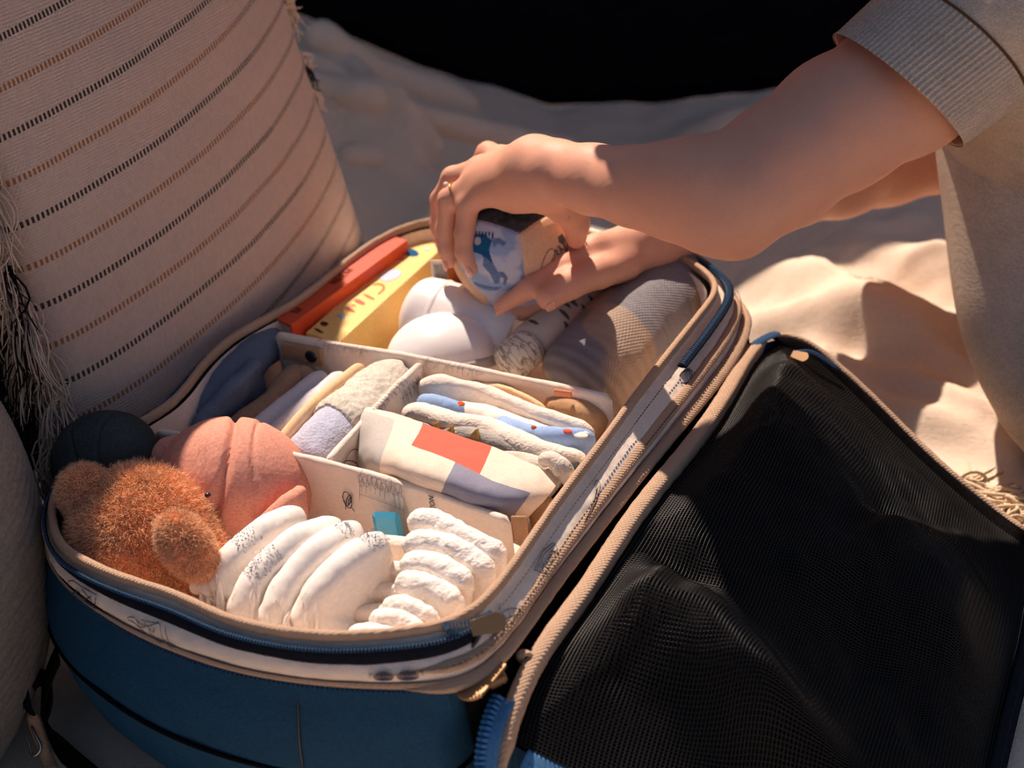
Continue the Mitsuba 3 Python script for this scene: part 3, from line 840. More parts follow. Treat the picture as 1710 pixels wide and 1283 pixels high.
# ---- zip sliders and their pulls
def slider(pos, d, up, key, label, s=1.):
    d = unit(A(d)); R = axes(d, up)
    body = boxm((0, 0, 0), (.011, .0085, .0055), None, .0016)
    loop = tube(A([(-.004, 0, .003), (-.002, 0, .0062), (.003, 0, .0062), (.005, 0, .003)]), .0011, 6)
    a = np.linspace(-1.2, 1.2, 9)
    out = np.vstack([[(-.012, -.0055), (-.012, .0055)], np.stack([.006 + .0095 * np.cos(a[::-1] * 1.0), .0085 * np.sin(a[::-1])], -1)])
    import shapely.geometry as sg
    pl = trimesh.creation.extrude_polygon(sg.Polygon(out).buffer(.0006), .0016, engine='earcut')
    pv = A(pl.vertices) @ trimesh.transformations.euler_matrix(.25, -.2, .5)[:3, :3].T + A([.006, .001, .0075])
    put = lambda m: ((A(m[0]) * s) @ R.T + A(pos), np.asarray(m[1]))
    k = obj(key, put(join(body, loop)), 'mat_brass', False)
    tag(k, label)
    obj(k + '__pull_tab', put((pv, np.asarray(pl.faces))), 'mat_brass', 30)
p = A([(.1815, -.2229, .182)][0])
slider(p + A([.001, -.001, .0]), (.75, .3, -.3), (-.2, -.6, .8), 'suitcase__zip_slider', 'aged brass zip slider with flat pull', .72)
# slack end of the inner zip running to the slider and on down the corner
zz = spl(np.vstack([zp[-6:-5], [(.1653, -.2329, .183), (.1752, -.2268, .184), (.1818, -.2208, .184), (.1846, -.2104, .182)]]), 40)
obj('suitcase__inner_zip_end', teeth(zz, (0, -.5, .9), .0021, (.0013, .0045, .002)), 'mat_teeth_blue', False); tag('suitcase__inner_zip_end', kind='stuff')
zz = spl([(.1817, -.221, .176), (.1777, -.2241, .168), (.1693, -.229, .16), (.1636, -.2365, .155)], 40)
obj('suitcase__corner_zip', join(tube(zz, .004, 8, flat=.35), teeth(zz, (0, -.6, .8), .0030, (.0018, .0034, .0022))), 'mat_teeth_black', False); tag('suitcase__corner_zip', kind='stuff')

# ---- gusset between box and lid
LT = spl([(.2093, -.2665, .096), (.205, -.2508, .112), (.2033, -.2349, .124), (.2024, -.2095, .136), (.2057, -.1495, .145), (.2047, -.0551, .148), (.2088, .0416, .148), (.2061, .1236, .146), (.2002, .1845, .14), (.2001, .2215, .133)], 150)
g0 = spl(H_(1.0)[sel(-43, 44)] + OUT[sel(-43, 44)] * .004 + A([0, 0, -.004]), 150)
V = np.stack([g0, g0 * .75 + LT * .25 + A([0, 0, -.026]), g0 * .5 + LT * .5 + A([0, 0, -.038]), g0 * .2 + LT * .8 + A([0, 0, -.026]), LT], 1)
V = patch(V, 150, 26, 3, 3)
obj('suitcase__gusset', wob(gridmesh(V), .003, 35, 6), 'mat_black_lining')

# ---- the lid, folded open to the right: beige piping, navy shell, black net over black cloth
tag_lid = 'suitcase__lid'
band(LT, .0125, .0115, False, 'suitcase__lid_piping', 'mat_binding', None, 'beige piping round the open lid')
FE = spl([(.2001, .2215, .133), (.2093, .2362, .129), (.2247, .2437, .122), (.2492, .2423, .108), (.2813, .233, .09), (.3203, .2185, .067), (.3633, .2023, .045), (.3983, .1957, .026), (.4281, .1841, .018)], 120)
band(FE, .006, .006, False, 'suitcase__lid_piping', 'mat_binding')
RE = spl([(.4281, .1841, .018), (.4386, .1123, .018), (.4431, .0432, .02), (.4459, -.0235, .02), (.449, -.0729, .02), (.4534, -.1127, .02)], 100)
NE = spl([(.2066, -.2389, .112), (.2229, -.2391, .108), (.2441, -.236, .1), (.2853, -.2281, .085), (.35, -.1861, .045), (.4111, -.1461, .028), (.4534, -.1127, .02)], 120)
# net surface as a height over the plan, from its border and the things packed under it
from scipy.interpolate import griddata
LI = spl([(.2066, -.2389, .112), (.2048, -.2231, .121), (.2044, -.2018, .131), (.208, -.1422, .14), (.2087, -.0508, .144), (.2136, .0432, .144), (.2119, .1206, .142), (.2058, .1855, .135), (.2088, .223, .127)], 150)
FI = spl([(.2088, .223, .127), (.2281, .2336, .118), (.25, .2335, .104), (.2816, .2225, .086), (.3193, .2083, .064), (.3611, .1924, .043), (.3967, .1819, .026), (.4239, .1716, .019)], 120)
RI = spl([(.4239, .1716, .019), (.4333, .1089, .019), (.4388, .0403, .021), (.4418, -.0263, .021), (.4451, -.0755, .021), (.4493, -.1104, .021)], 100)
NU, NV = 260, 200
u, v = np.linspace(0, 1, NU), np.linspace(0, 1, NV)
rs = lambda L, n: np.stack([np.interp(np.linspace(0, 1, n), np.linspace(0, 1, len(L)), L[:, k]) for k in range(3)], -1)
c0, c1, d0, d1 = rs(LI, NU), rs(RI[::-1], NU), rs(NE, NV), rs(FI, NV)
Uu, Vv = u[:, None, None], v[None, :, None]
S0 = c0[:, None] * (1 - Vv) + c1[:, None] * Vv + d0[None] * (1 - Uu) + d1[None] * Uu - ((1 - Uu) * (1 - Vv) * c0[0] + (1 - Uu) * Vv * c1[0] + Uu * (1 - Vv) * c0[-1] + Uu * Vv * c1[-1])
edge = np.clip(np.minimum(np.minimum(Uu, 1 - Uu), np.minimum(Vv, 1 - Vv)) * 6, 0, 1)[..., 0]
edge = edge * edge * (3 - 2 * edge)
def bump_at(path, h, w, sharp=2.):
    d, t = seg_dist(S0[..., 0], S0[..., 1], spl(path, 24))
    return h * np.exp(-(d / w) ** sharp)
hz = (bump_at([(.2264, .1171, .13), (.2733, .0747, .13), (.3254, .0324, .13), (.3655, .0052, .13)], .036, .055)
      + bump_at([(.2065, -.1535, .13), (.2342, -.1333, .13), (.2706, -.1337, .13), (.3184, -.1485, .13)], .034, .040)
      + bump_at([(.3034, -.1081, .09), (.3425, -.1318, .09), (.3756, -.155, .09)], .022, .040)
      + bump_at([(.381, .0506, .07), (.4092, .0343, .07), (.4408, .0142, .07)], .022, .045)
      + bump_at([(.2142, -.0602, .12), (.2444, -.0276, .12), (.3017, -.0464, .12)], .010, .040)
      - bump_at([(.1841, -.0719, .12), (.2543, -.0845, .12), (.3206, -.1014, .12), (.3636, -.1184, .12)], .014, .022)
      - bump_at([(.3404, .0731, .09), (.3754, .0358, .09), (.3419, .0089, .09)], .010, .02)
      + bump_at([(.3134, -.0311, .06), (.3471, .0088, .06), (.3666, .044, .06)], .016, .018) + .012)
S1 = S0 + A([0, 0, 1.]) * (hz * edge)[..., None]
wr = (meshkit.fbm(np.stack([S1[..., 0], S1[..., 1], 0 * hz], -1) * 18, 3, 8) - .5) * .022
S1[..., 2] += wr * edge
S1[..., 2] = np.maximum(S1[..., 2], .012)
under = S1 - A([0, 0, 1.]) * (.004 + .018 * edge[..., None])
under[..., 2] = np.maximum(under[..., 2], .008)
obj('suitcase__lid_lining', wob(gridmesh(under), .004, 40, 4), 'mat_black_lining')
# the net itself: crossing threads, each a thin three-sided strip along the surface
mat('net', plast(lin(13, 12, 12), .5, .25))
nS = vnorm(gridmesh(S1)).reshape(S1.shape)
nS = nS * np.sign(nS[..., 2:3] + 1e-9)
spU, spV = [RectBivariateSpline(u, v, S1[..., k], kx=3, ky=3) for k in range(3)], [RectBivariateSpline(u, v, nS[..., k], kx=1, ky=1) for k in range(3)]
def thread(uu, vv, w, h):
    P = np.stack([s.ev(uu, vv) for s in spU], -1); N = unit(np.stack([s.ev(uu, vv) for s in spV], -1))
    t = unit(np.gradient(P, axis=0)); s = np.cross(N, t)
    V = np.stack([P - s * w, P + N * h, P + s * w], 1)
    return gridmesh(V)
lu = np.linalg.norm(np.diff(S1[:, NV // 2], axis=0), axis=1).sum(); lw = np.linalg.norm(np.diff(S1[NU // 2], axis=0), axis=1).sum()
nth, nwf = int(lw / .0027), int(lu / .0022)
ms = [thread(np.linspace(0, 1, 230), np.full(230, (i + .5) / nth), .00055, .0008) for i in range(nth)]
ms += [thread(np.full(170, (i + .5) / nwf), np.linspace(0, 1, 170), .00036, .0005) for i in range(nwf)]
tag(obj('suitcase__lid_net', join(*ms), 'mat_net'), 'black net panel of the open lid, bulging over what is packed beneath', kind='stuff')
# border cloth of the net along the far edge and shell of the lid
V = np.stack([FE * (1 - k) + rs(FI, 120) * k + A([0, 0, .001 + .002 * math.sin(k * 3.14)]) for k in np.linspace(.1, 1.15, 5)], 1)
obj('suitcase__lid_border', gridmesh(V), 'mat_black_lining')
lo = np.vstack([LT[8:], FE[1:], RE[1:], NE[::-1][1:]])
low = lo.copy(); low[:, 2] = .004
mid = lo.copy(); mid[:, 2] = lo[:, 2] * .5
cen = low.mean(0)
V = np.stack([lo + A([0, 0, -.003]), mid + (lo - cen) * A([.02, .02, 0]), low * .97 + cen * .03], 1)
obj('suitcase__lid_shell', gridmesh(V, True), 'mat_navy')
# blue zips of the lid
zl = spl([(.192, -.2268, .134), (.1917, -.2374, .13), (.1929, -.2481, .124), (.194, -.2561, .116), (.1985, -.2673, .102)], 60)
obj('suitcase__lid_zip_tape', sweep(zl + A([.004, 0, -.002]), circle(8, .009, .001), False, (-.3, -.5, .8)), 'mat_tape_blue')
obj('suitcase__lid_zip_teeth', teeth(zl, (-.3, -.5, .8), .0033, (.0024, .0085, .0040)), 'mat_teeth_bright', False); tag('suitcase__lid_zip_teeth', 'large blue zip teeth beside the lid piping', kind='stuff')
zn = NE[4:60] + A([-.002, -.006, -.006])
obj('suitcase__lid_zip_tape', sweep(zn, circle(8, .010, .001), False, (-.2, -.6, .7)), 'mat_tape_blue')
obj('suitcase__lid_zip_teeth', teeth(zn, (-.2, -.6, .7), .0033, (.0024, .006, .003)), 'mat_teeth_bright', False); tag('suitcase__lid_zip_teeth_001', kind='stuff')
zf = RE + A([.004, 0, 0])
obj('suitcase__lid_zip_tape', sweep(zf, circle(8, .006, .0012), False, (.5, 0, .8)), 'mat_tape')
obj('suitcase__lid_zip_teeth', teeth(zf, (.4, 0, .9), .0028, (.0018, .004, .002)), 'mat_teeth_navy', False); tag('suitcase__lid_zip_teeth_002', kind='stuff')
slider(A([(.189, -.2225, .142)][0]), (-.6, -.6, -.2), (-.2, -.6, .8), 'suitcase__zip_slider', 'tan brass zip slider by the lid piping', 1.15)
k = [(.187, -.2026, .14), (.1938, -.2002, .147), (.2007, -.2009, .148), (.2025, -.2054, .142), (.1961, -.2087, .134)]
obj('suitcase__zip_garage', wob(fold(spl(A(k)[:4], 12), .006, .022, 24, 0), .001, 90, 2), 'mat_binding')
# far end of the lid: second slider, blue zip corner
zb = spl([(.1988, .1749, .144), (.1998, .194, .143), (.2038, .214, .14), (.2068, .2286, .136)], 20)
obj('suitcase__lid_zip_corner', join(tube(zb, .0045, 8, flat=.4), teeth(zb, (0, 0, 1), .003, (.002, .005, .002))), 'mat_teeth_blue', False); tag('suitcase__lid_zip_corner', kind='stuff')
obj('suitcase__lid_zip_garage', boxm(A([(.1933, .1842, .14)][0]), (.020, .011, .007), axes([.5, -.8, 0], [0, 0, 1]), .002), 'mat_tan', False)
slider(A([(.2315, .2, .134)][0]), (.8, -.6, -.3), (0, -.2, 1), 'suitcase__zip_slider', 'small brass zip slider at the far corner of the lid', .5)
cd = spl([(.2265, .2078, .132), (.236, .2167, .13), (.2475, .2245, .12), (.258, .2298, .11)], 20)
obj('suitcase__pull_cord', tube(cd, .002, 7), 'mat_teeth_blue'); tag('suitcase__pull_cord', 'blue cord')
# far right corner of the box: blue zip curve standing proud
fc = sel(20, 62)
zc = H_(.25)[fc] + OUT[fc] * .006 + A([0, 0, .004])
obj('suitcase__corner_zip_tape', sweep(zc, circle(8, .004, .0014), False, (0, 0, 1)), 'mat_tape')
obj('suitcase__corner_zip_teeth', teeth(zc + A([0, 0, .002]), (0, 0, 1.), .0026, (.0016, .005, .002)), 'mat_teeth_blue', False); tag('suitcase__corner_zip_teeth', kind='stuff')
# straps at the near left foot of the case
s1_ = spl([(-.1327, -.2658, .088), (-.1413, -.2728, .07), (-.1528, -.2747, .045), (-.1572, -.2746, .02), (-.1429, -.2789, .006), (-.1033, -.2907, .004), (-.0574, -.3059, .004)], 40)
obj('suitcase__strap', sweep(s1_ + A([-.003, -.004, 0]), circle(10, .010, .0014), False, (-.5, -.7, .5)), 'mat_strap')
s0_ = spl([(-.147, -.2843, .05), (-.1507, -.2844, .06), (-.1587, -.2706, .062), (-.1527, -.2646, .06), (-.149, -.2667, .045), (-.1543, -.2715, .03)], 30)
obj('suitcase__strap', sweep(s0_ + A([-.006, -.008, 0]), circle(10, .008, .0016), False, (-.3, -.6, .7)), 'mat_strap')
s2_ = spl([(-.1529, -.2744, .036), (-.1479, -.2785, .026), (-.1422, -.2826, .018), (-.1349, -.2872, .01), (-.1206, -.2951, .007)], 30)
obj('suitcase__cord_loop', tube(s2_ + A([-.008, -.012, .006]), .0046, 9), 'mat_tan')
s3_ = spl([(-.1486, -.2824, .02), (-.1408, -.2876, .015), (-.135, -.2906, .012), (-.1332, -.2858, .014), (-.1382, -.2818, .02), (-.1455, -.2777, .025)], 30)
obj('suitcase__clip', tube(s3_ + A([-.010, -.016, .012]), .0012, 7), 'mat_steel')

# ---------------------------------------------------------------- things packed in the suitcase
def nap(p, n, uv):
    return noise(p.x * 800, p.y * 800, p.z * 800) + .6 * noise(p.x * 350, p.y * 350, p.z * 350)
mat('white_terry', dif(clothcol((238, 230, 222), .10, 900., 60.)), nap, .0005)
mat('white_diaper', dif(clothcol((238, 230, 222), .06, 500., 40.)))
mat('cream', dif(clothcol((234, 220, 206), .09, 700., 50.)), nap, .0004)
mat('lilac', dif(clothcol((188, 190, 208), .10, 700., 50.)), nap, .0004)
mat('pale_lilac', dif(clothcol((214, 208, 212), .08, 700., 50.)))
mat('slate', dif(clothcol((102, 112, 128), .12, 700., 50.)), nap, .0004)
mat('taupe', dif(clothcol((146, 120, 100), .12, 700., 50.)))
mat('orange_cream', dif(clothcol((232, 196, 154), .08, 700., 50.)))
mat('boucle', dif(clothcol((206, 198, 184), .25, 900., 80.)))
mat('grey_cloth', dif(clothcol((166, 160, 154), .16, 900., 50.)), nap, .0004)
mat('pale_grey', dif(clothcol((214, 202, 188), .12, 900., 50.)), nap, .0004)
mat('tan_cloth', dif(clothcol((190, 152, 116), .10, 700., 50.)))
mat('sky_blue', dif(clothcol((150, 176, 216), .08, 700., 50.)))
mat('orange', dif(lin(216, 92, 52)))
mat('orange_label', dif(lin(214, 140, 104)))
mat('coral', dif(lin(220, 96, 76)))
mat('yellow_felt', dif(lin(236, 190, 110)))
mat('cyan', plast(lin(74, 166, 204), .35, .5))
mat('pink', dif(clothcol((218, 152, 132), .16, 900., 40.)), weave(2000.), .0003)
mat('beanie', dif(clothcol((62, 68, 68), .3, 1100., 50.)), weave(1800.), .0004)
mat('bear_skin', dif(clothcol((196, 132, 86), .3, 700., 60.)))
def furcol(p, n, uv):
    k = .72 + .75 * noise(p.x * 500, p.y * 500, p.z * 500) * fbm(p.x * 60, p.y * 60, p.z * 60) * 1.6
    return mi.Color3f(lin(236, 190, 150)) * k
mat('bear_fur', dif(mikit.proc(furcol)))
mat('plastic_white', plast(lin(232, 226, 224), .32, .5))
mat('plastic_grey', plast(lin(166, 158, 156), .4, .5))

# --- teddy bear, seen from the back of its head
rng = np.random.default_rng(11)
HC = A([(-.0943, -.2054, .158)][0])
E1, E2 = A([(-.125, -.2145, .19)][0]), A([(-.0265, -.231, .186)][0])
towards = unit(CAM - HC)
tag('teddy_bear', 'fluffy orange brown teddy bear seen from behind, in the near left corner of the suitcase', 'teddy bear')
head = surfnet(lambda p: smin(smin(ell(p, HC, (.047, .047, .045)), ell(p, HC + A([-.006, .02, -.045]), (.046, .05, .04)), .03), ell(p, HC + A([.036, -.005, -.016]), (.020, .026, .026)), .02), HC - .11, HC + .11, .0035)
head = wob(head, .0025, 55, 3)
obj('teddy_bear__head', head, 'mat_bear_skin')
up_ = lambda p, nn: (p[:, 2] > .085)
obj('teddy_bear__head__fur', hairs(head, 60000, .0072, .00042, rng, (.05, -.15, -.20), .34, up_), 'mat_bear_fur', False); tag('teddy_bear__head__fur', kind='stuff')
for e, R_, tilt in ((E1, (.0175, .015, .022), .3), (E2, (.0165, .0135, .024), -.4)):
    Rm = trimesh.transformations.euler_matrix(.25, tilt * .6, tilt)[:3, :3]
    ear = surfnet(lambda p: ell(p, e, R_, Rm), e - .035, e + .035, .0025)
    k = obj('teddy_bear__ear', wob(ear, .0012, 90, 5), 'mat_bear_skin')
    tag(obj(k + '__fur', hairs(ear, 14000, .0055, .0004, rng, (.0, -.15, -.15), .36), 'mat_bear_fur', False), kind='stuff')

# --- pink baby cap
def dome(c, r, R, nt=90, npp=150, grooves=(), dents=(), z0=-.9):
    th, ph = np.meshgrid(np.linspace(z0, np.pi / 2, nt), np.linspace(0, 2 * np.pi, npp, endpoint=False), indexing='ij')
    d = np.stack([np.cos(th) * np.cos(ph), np.cos(th) * np.sin(ph), np.sin(th)], -1)
    k = np.ones(th.shape)
    for n_, off, dep, w in grooves:
        k -= dep * np.exp(-((d @ unit(A(n_)) - off) / w) ** 2)
    k += .025 * (meshkit.fbm(d * 3 + 5, 3, 2) - .5)
    V = d * A(r) * k[..., None]
    V = V @ A(R).T + A(c)
    v, f = gridmesh(V, False, True)
    return v, f
CC = A([(-.0748, -.129, .152)][0])
tag('baby_cap', 'soft peach pink baby cap with a black snap, between teddy bear and near divider', 'baby cap')
Rc = trimesh.transformations.euler_matrix(-.45, .30, .3)[:3, :3]
obj('baby_cap__crown', dome(CC, (.056, .050, .050), Rc, grooves=(((1, .25, 0), -.20, .10, .05), ((1, .1, .3), .38, .035, .025), ((.1, 1, -.2), .10, .03, .02)), z0=-1.2), 'mat_pink')
fl = [(-.1461, -.1431, .166), (-.1403, -.1358, .18), (-.12, -.1305, .188), (-.1002, -.1232, .192)]
obj('baby_cap__earflap', wob(fold([(-.1355, -.1468, .172), (-.1275, -.1416, .184), (-.1127, -.1327, .188), (-.0983, -.1242, .19)], .022, .05, 50, .002, 40, 3, .006, .010), .0015, 60, 6), 'mat_pink')
obj('baby_cap__brim', wob(fold([(-.0255, -.1699, .158), (-.0197, -.1574, .166), (-.0138, -.1449, .17), (-.0163, -.1234, .166)], .010, .03, 40, .0010, 60, 4, .001, .008), .001, 80, 2), 'mat_pink')
s_ = A([(-.0427, -.1873, .192)][0])
sp = trimesh.creation.icosphere(2, .0021)
obj('baby_cap__snap', (A(sp.vertices) * A([1, 1, .8]) + s_, np.asarray(sp.faces)), 'mat_teeth_black')
# --- dark beanie behind the bear
BC = A([(-.1667, -.1567, .172)][0])
tag('beanie', 'dark grey green felted baby beanie behind the bear, at the left rim', 'hat')
obj('beanie__crown', dome(BC, (.040, .036, .034), trimesh.transformations.euler_matrix(.2, -.2, .4)[:3, :3], grooves=(((1, .3, 0), -.25, .05, .03), ((1, -.1, .1), .45, .04, .03)), z0=-1.0), 'mat_beanie')

# --- folded diapers standing on edge: left stack
DL = ([(-.0222, -.2317, .152), (-.0148, -.2265, .17), (-.0045, -.2057, .182), (.0037, -.1843, .186), (.0085, -.1627, .182)],
      [(.0026, -.2427, .15), (.0141, -.2363, .17), (.0219, -.2154, .182), (.0328, -.1897, .188), (.0406, -.1646, .182)],
      [(.0269, -.2452, .148), (.0379, -.2344, .17), (.0437, -.2133, .182), (.052, -.1904, .188), (.0566, -.1655, .184)],
      [(.0515, -.2414, .15), (.0591, -.2321, .17), (.0669, -.2138, .182), (.0739, -.1897, .186), (.0768, -.1672, .182)])
nm = ('nearest the bear', 'second from the bear', 'third from the bear', 'nearest the blue packet')
for i, c in enumerate(DL):
    k = 'folded_diaper' if i == 0 else f'folded_diaper_{i:03d}'
    tag(k, f'white dotted folded diaper standing in the near left stack, {nm[i]}', 'diaper', 'diapers in the near left stack')
    c = A(c); c = np.vstack([c, c[-1] + (c[-1] - c[-2]) * .22 + A([0, 0, .001])])
    m = fold(c, .0200, .075, 90, .0016, 30, 20 + i, .003, .013)
    m = wob(m, .0007, 140, i)
    obj(k + '__pad', m, 'mat_white_diaper')
    # gathered edges low on the camera side
    rr = np.random.default_rng(30 + i)
    C = spl(c, 60)
    ms = []
    for q in range(9):
        t = int(4 + q * 2.4)
        p0 = C[t] + A([.004 + .008 * rr.uniform(-1, 1), -.004, -.003])
        pts = [p0, p0 + A([.003 * rr.normal(), -.006, -.016]), p0 + A([.004 * rr.normal(), -.012, -.04])]
        ms.append(tube(spl(pts, 10), .0018 * rr.uniform(.6, 1.2), 6))
    obj(k + '__gathers', join(*ms), 'mat_white_diaper')
    # printed dots
    rr = np.random.default_rng(60 + i)
    ds = []
    c0_, c1_ = ((.42, .58), (.30, .52), (.80, .90), (.78, .97))[i]
    t_, s_2, u_2 = frames(C, False, (0, 0, 1))
    for q in range(110 if i in (1, 3) else 45):
        a = rr.uniform(c0_, c1_) * 59; b = rr.uniform(-.3, 1.15)
        j = int(a)
        pos = C[j] + t_[j] * (a - j) * .002 + s_2[j] * math.sin(b) * .0102 + u_2[j] * (math.cos(b) * .0102 - .0100)
        nn = s_2[j] * math.sin(b) + u_2[j] * math.cos(b)
        sp = trimesh.creation.icosphere(0, .00042)
        ds.append((A(sp.vertices) + pos + nn * .0007, np.asarray(sp.faces)))
    tag(obj(k + '__printed_dots', join(*ds), 'mat_print_light', False), kind='stuff')
# coral printed patches on two of them
for pz, sz in (([(.0493, -.1715, .193)][0], .0075), ([(-.0028, -.1757, .19)][0], .007)):
    sp = trimesh.creation.icosphere(2, 1.)
kk = tag('orange_tag', 'small orange cloth tab poking out between the left stack of diapers', 'tab', 'orange tabs')
obj(kk, fold([(-.0055, -.2245, .155), (-.0053, -.2206, .16)], .002, .012, 12, 0, ends=.003), 'mat_orange')
kk = tag('orange_tag_001', 'small orange cloth tab low between the third and fourth diaper', 'tab', 'orange tabs')
obj(kk, fold([(.0353, -.2235, .152), (.0386, -.2199, .158)], .002, .010, 12, 0, ends=.003), 'mat_orange')
# --- right stack: terry diapers seen by their rolled edges
DR = ([(.0798, -.1454, .178), (.0933, -.142, .184), (.1218, -.1447, .184), (.1612, -.1487, .176)],
      [(.0888, -.1662, .176), (.0999, -.1609, .181), (.1265, -.1573, .181), (.1599, -.1643, .173)],
      [(.0976, -.1836, .174), (.1092, -.1768, .179), (.1323, -.1754, .178), (.1542, -.1788, .171)],
      [(.1039, -.1998, .172), (.1148, -.1934, .177), (.1327, -.1913, .176), (.1556, -.195, .169)],
      [(.105, -.2162, .168), (.1169, -.2118, .173), (.1334, -.2112, .172), (.1496, -.2101, .166)],
      [(.1025, -.2278, .166), (.1123, -.2242, .171), (.1286, -.2211, .17), (.1458, -.2208, .165)],
      [(.0941, -.2425, .162), (.1063, -.2369, .168), (.1205, -.2324, .168), (.1383, -.2283, .163)])
ordn = ('first', 'second', 'third', 'fourth', 'fifth', 'sixth', 'seventh')
for i, c in enumerate(DR):
    k = f'terry_diaper' if i == 0 else f'terry_diaper_{i:03d}'
    tag(k, f'cream terry folded diaper in the near right stack, {ordn[i]} in front of the near divider', 'diaper', 'terry diapers in the near right stack')
    m = fold(c, .0165 if i < 4 else .0125, .06, 80, .0014, 40, 40 + i, .001, .012)
    m = wob(m, .0011, 230, 3 + i, 2)
    obj(k + '__terry_edge', m, 'mat_white_terry')
    # the smooth cotton half that steps down to the left
    p0 = A(c[0]); d = unit(A(c[0]) - A(c[2])) * A([1, 1, 0])
    pts = [p0 + A([.010, .001, -.018]), p0 + d * .012 + A([0, 0, -.020]), p0 + d * .030 + A([0, .0, -.024])]
    obj(k + '__cotton_back', fold(pts, .0125, .045, 36, .0008, 40, 50 + i, .001, .010), 'mat_cream')
tag(obj('blue_packet', boxm(A([(.0517, -.1279, .14)][0]) + A([0, .004, -.006]), (.020, .006, .050), axes([1, .3, 0], [0, 0, 1]), .003), 'mat_cyan', False), 'bright blue packet standing between the two diaper stacks at the near divider', 'packet')
kk = tag('knitted_pouch', 'small brown and grey knitted pouch under the near left diapers', 'pouch')
mat('knit_brown', dif(clothcol((150, 122, 96), .5, 700., 120.)))
obj(kk, wob(fold([(.0446, -.206, .125), (.0538, -.1946, .135), (.0617, -.1773, .138)], .03, .04, 40, 0, ends=.01), .0014, 330, 3), 'mat_knit_brown')
kk = tag('cream_cloth', 'small cream cloth bundle between the teddy bear and the left diapers', 'cloth')
obj(kk, wob(fold([(-.0258, -.2402, .15), (-.0242, -.2364, .16), (-.0163, -.2302, .166)], .022, .05, 30, 0, ends=.010), .0012, 60, 3), 'mat_cream')

# --- middle left compartment: rolled and folded clothes
def roll(key, label, cat, path, r, m, amp=.0018, seed=0, group=None, n=70, flat=.85):
    tag(key, label, cat, group)
    t = tube(spl(path, n), r, 26, flat=flat, up=(0, 0, 1))
    return obj(key, wob(t, amp, 34, seed), m)
roll('slate_blouse', 'slate blue rolled garment along the left rim in the middle compartment', 'clothes', [(-.1674, -.0771, .145), (-.1654, -.0588, .152), (-.161, -.0239, .16), (-.1624, .0147, .163), (-.1733, .0501, .158)], .0175, 'mat_slate', .0048, 5)
tag('slate_blouse__fold', 'crumpled fold')
obj('slate_blouse__fold', wob(fold([(-.1489, -.086, .158), (-.1436, -.0609, .17), (-.1403, -.0423, .176), (-.143, -.0025, .178)], .012, .03, 50, .003, 50, 9), .002, 60, 2), 'mat_slate')
kk = tag('taupe_trousers', 'taupe brown folded garment between the slate blue roll and the pale shirts', 'clothes')
obj(kk + '__leg', fold([(-.1407, -.0734, .152), (-.1245, -.0619, .16), (-.1169, -.0341, .164), (-.1155, -.0046, .168), (-.1199, .0184, .164)], .016, .05, 60, .0028, 45, 4), 'mat_taupe')
obj(kk + '__cuff', fold([(-.1253, .0001, .16), (-.1107, .0102, .166), (-.0981, .0153, .16)], .014, .04, 40, .002, 50, 7), 'mat_taupe')
kk = tag('pale_shirt', 'pale lilac rolled baby shirt left of the orange edged cloth', 'shirt', 'pale rolled shirts')
obj(kk, fold([(-.1087, -.0812, .15), (-.1071, -.0652, .155), (-.1032, -.0225, .16), (-.0966, .0186, .164)], .024, .05, 60, .0016, 35, 6, .001, .01), 'mat_pale_lilac')
kk = tag('pale_shirt_001', 'whitish rolled baby shirt touching the orange edged cloth', 'shirt', 'pale rolled shirts')
obj(kk, fold([(-.0857, -.0854, .158), (-.0824, -.0578, .164), (-.0786, -.0228, .168), (-.0736, .0159, .17)], .022, .05, 60, .0016, 35, 8, .001, .01), 'mat_pale_lilac')
kk = tag('edged_cloth', 'cream cloth with a plain orange cream edge standing beside the lilac sweater', 'cloth')
obj(kk, fold([(-.0691, -.0857, .162), (-.0648, -.0646, .172), (-.0612, -.0292, .177), (-.0568, .0191, .178)], .0085, .06, 60, .0008, 40, 2, .001, .01), 'mat_orange_cream')
# lilac sweater with a boucle animal patch: a thick soft roll
kk = tag('lilac_sweater', 'folded lilac sweater with a fluffy grey animal patch, against the middle divider', 'sweater')
def half_roll(path, r, n, k, flat, amp, seed, ends=1.5):
    p = spl(path, n)
    d = np.r_[0, np.cumsum(np.linalg.norm(np.diff(p, axis=0), axis=1))]
    e = np.minimum(d, d[-1] - d) / r
    rr = r * np.sqrt(np.clip(1 - (1 - np.clip(e * ends, .02, 1)) ** 2, .02, 1))
    t, s, u = frames(p, False, (0, 0, 1))
    th = np.linspace(-.5, np.pi + .5, k)
    V = p[:, None] + (np.cos(th)[None, :, None] * s[:, None] + np.sin(th)[None, :, None] * u[:, None] * flat) * rr[:, None, None]
    return V + (unit(V - p[:, None])) * ((meshkit.fbm(V * 45, 3, seed) - .5) * 2 * amp)[..., None]
S_ = half_roll(A([(-.0445, -.0911, .168), (-.0386, -.0703, .175), (-.0366, -.033, .178), (-.0345, .0049, .177), (-.0341, .0391, .17)]) - A([0, 0, .021]), .0235, 80, 60, .92, .0022, 3)
v, f = gridmesh(S_)
obj(kk + '__body', (v, f if vnorm((v, f))[:, 2].mean() > 0 else f[:, ::-1]), 'mat_lilac')
obj(kk + '__rolled_cuff', wob(tube(spl([(-.0511, .0385, .166), (-.0407, .0408, .17), (-.0326, .0429, .166), (-.0312, .0439, .158)], 30), .0065, 14), .0008, 70, 3), 'mat_lilac')
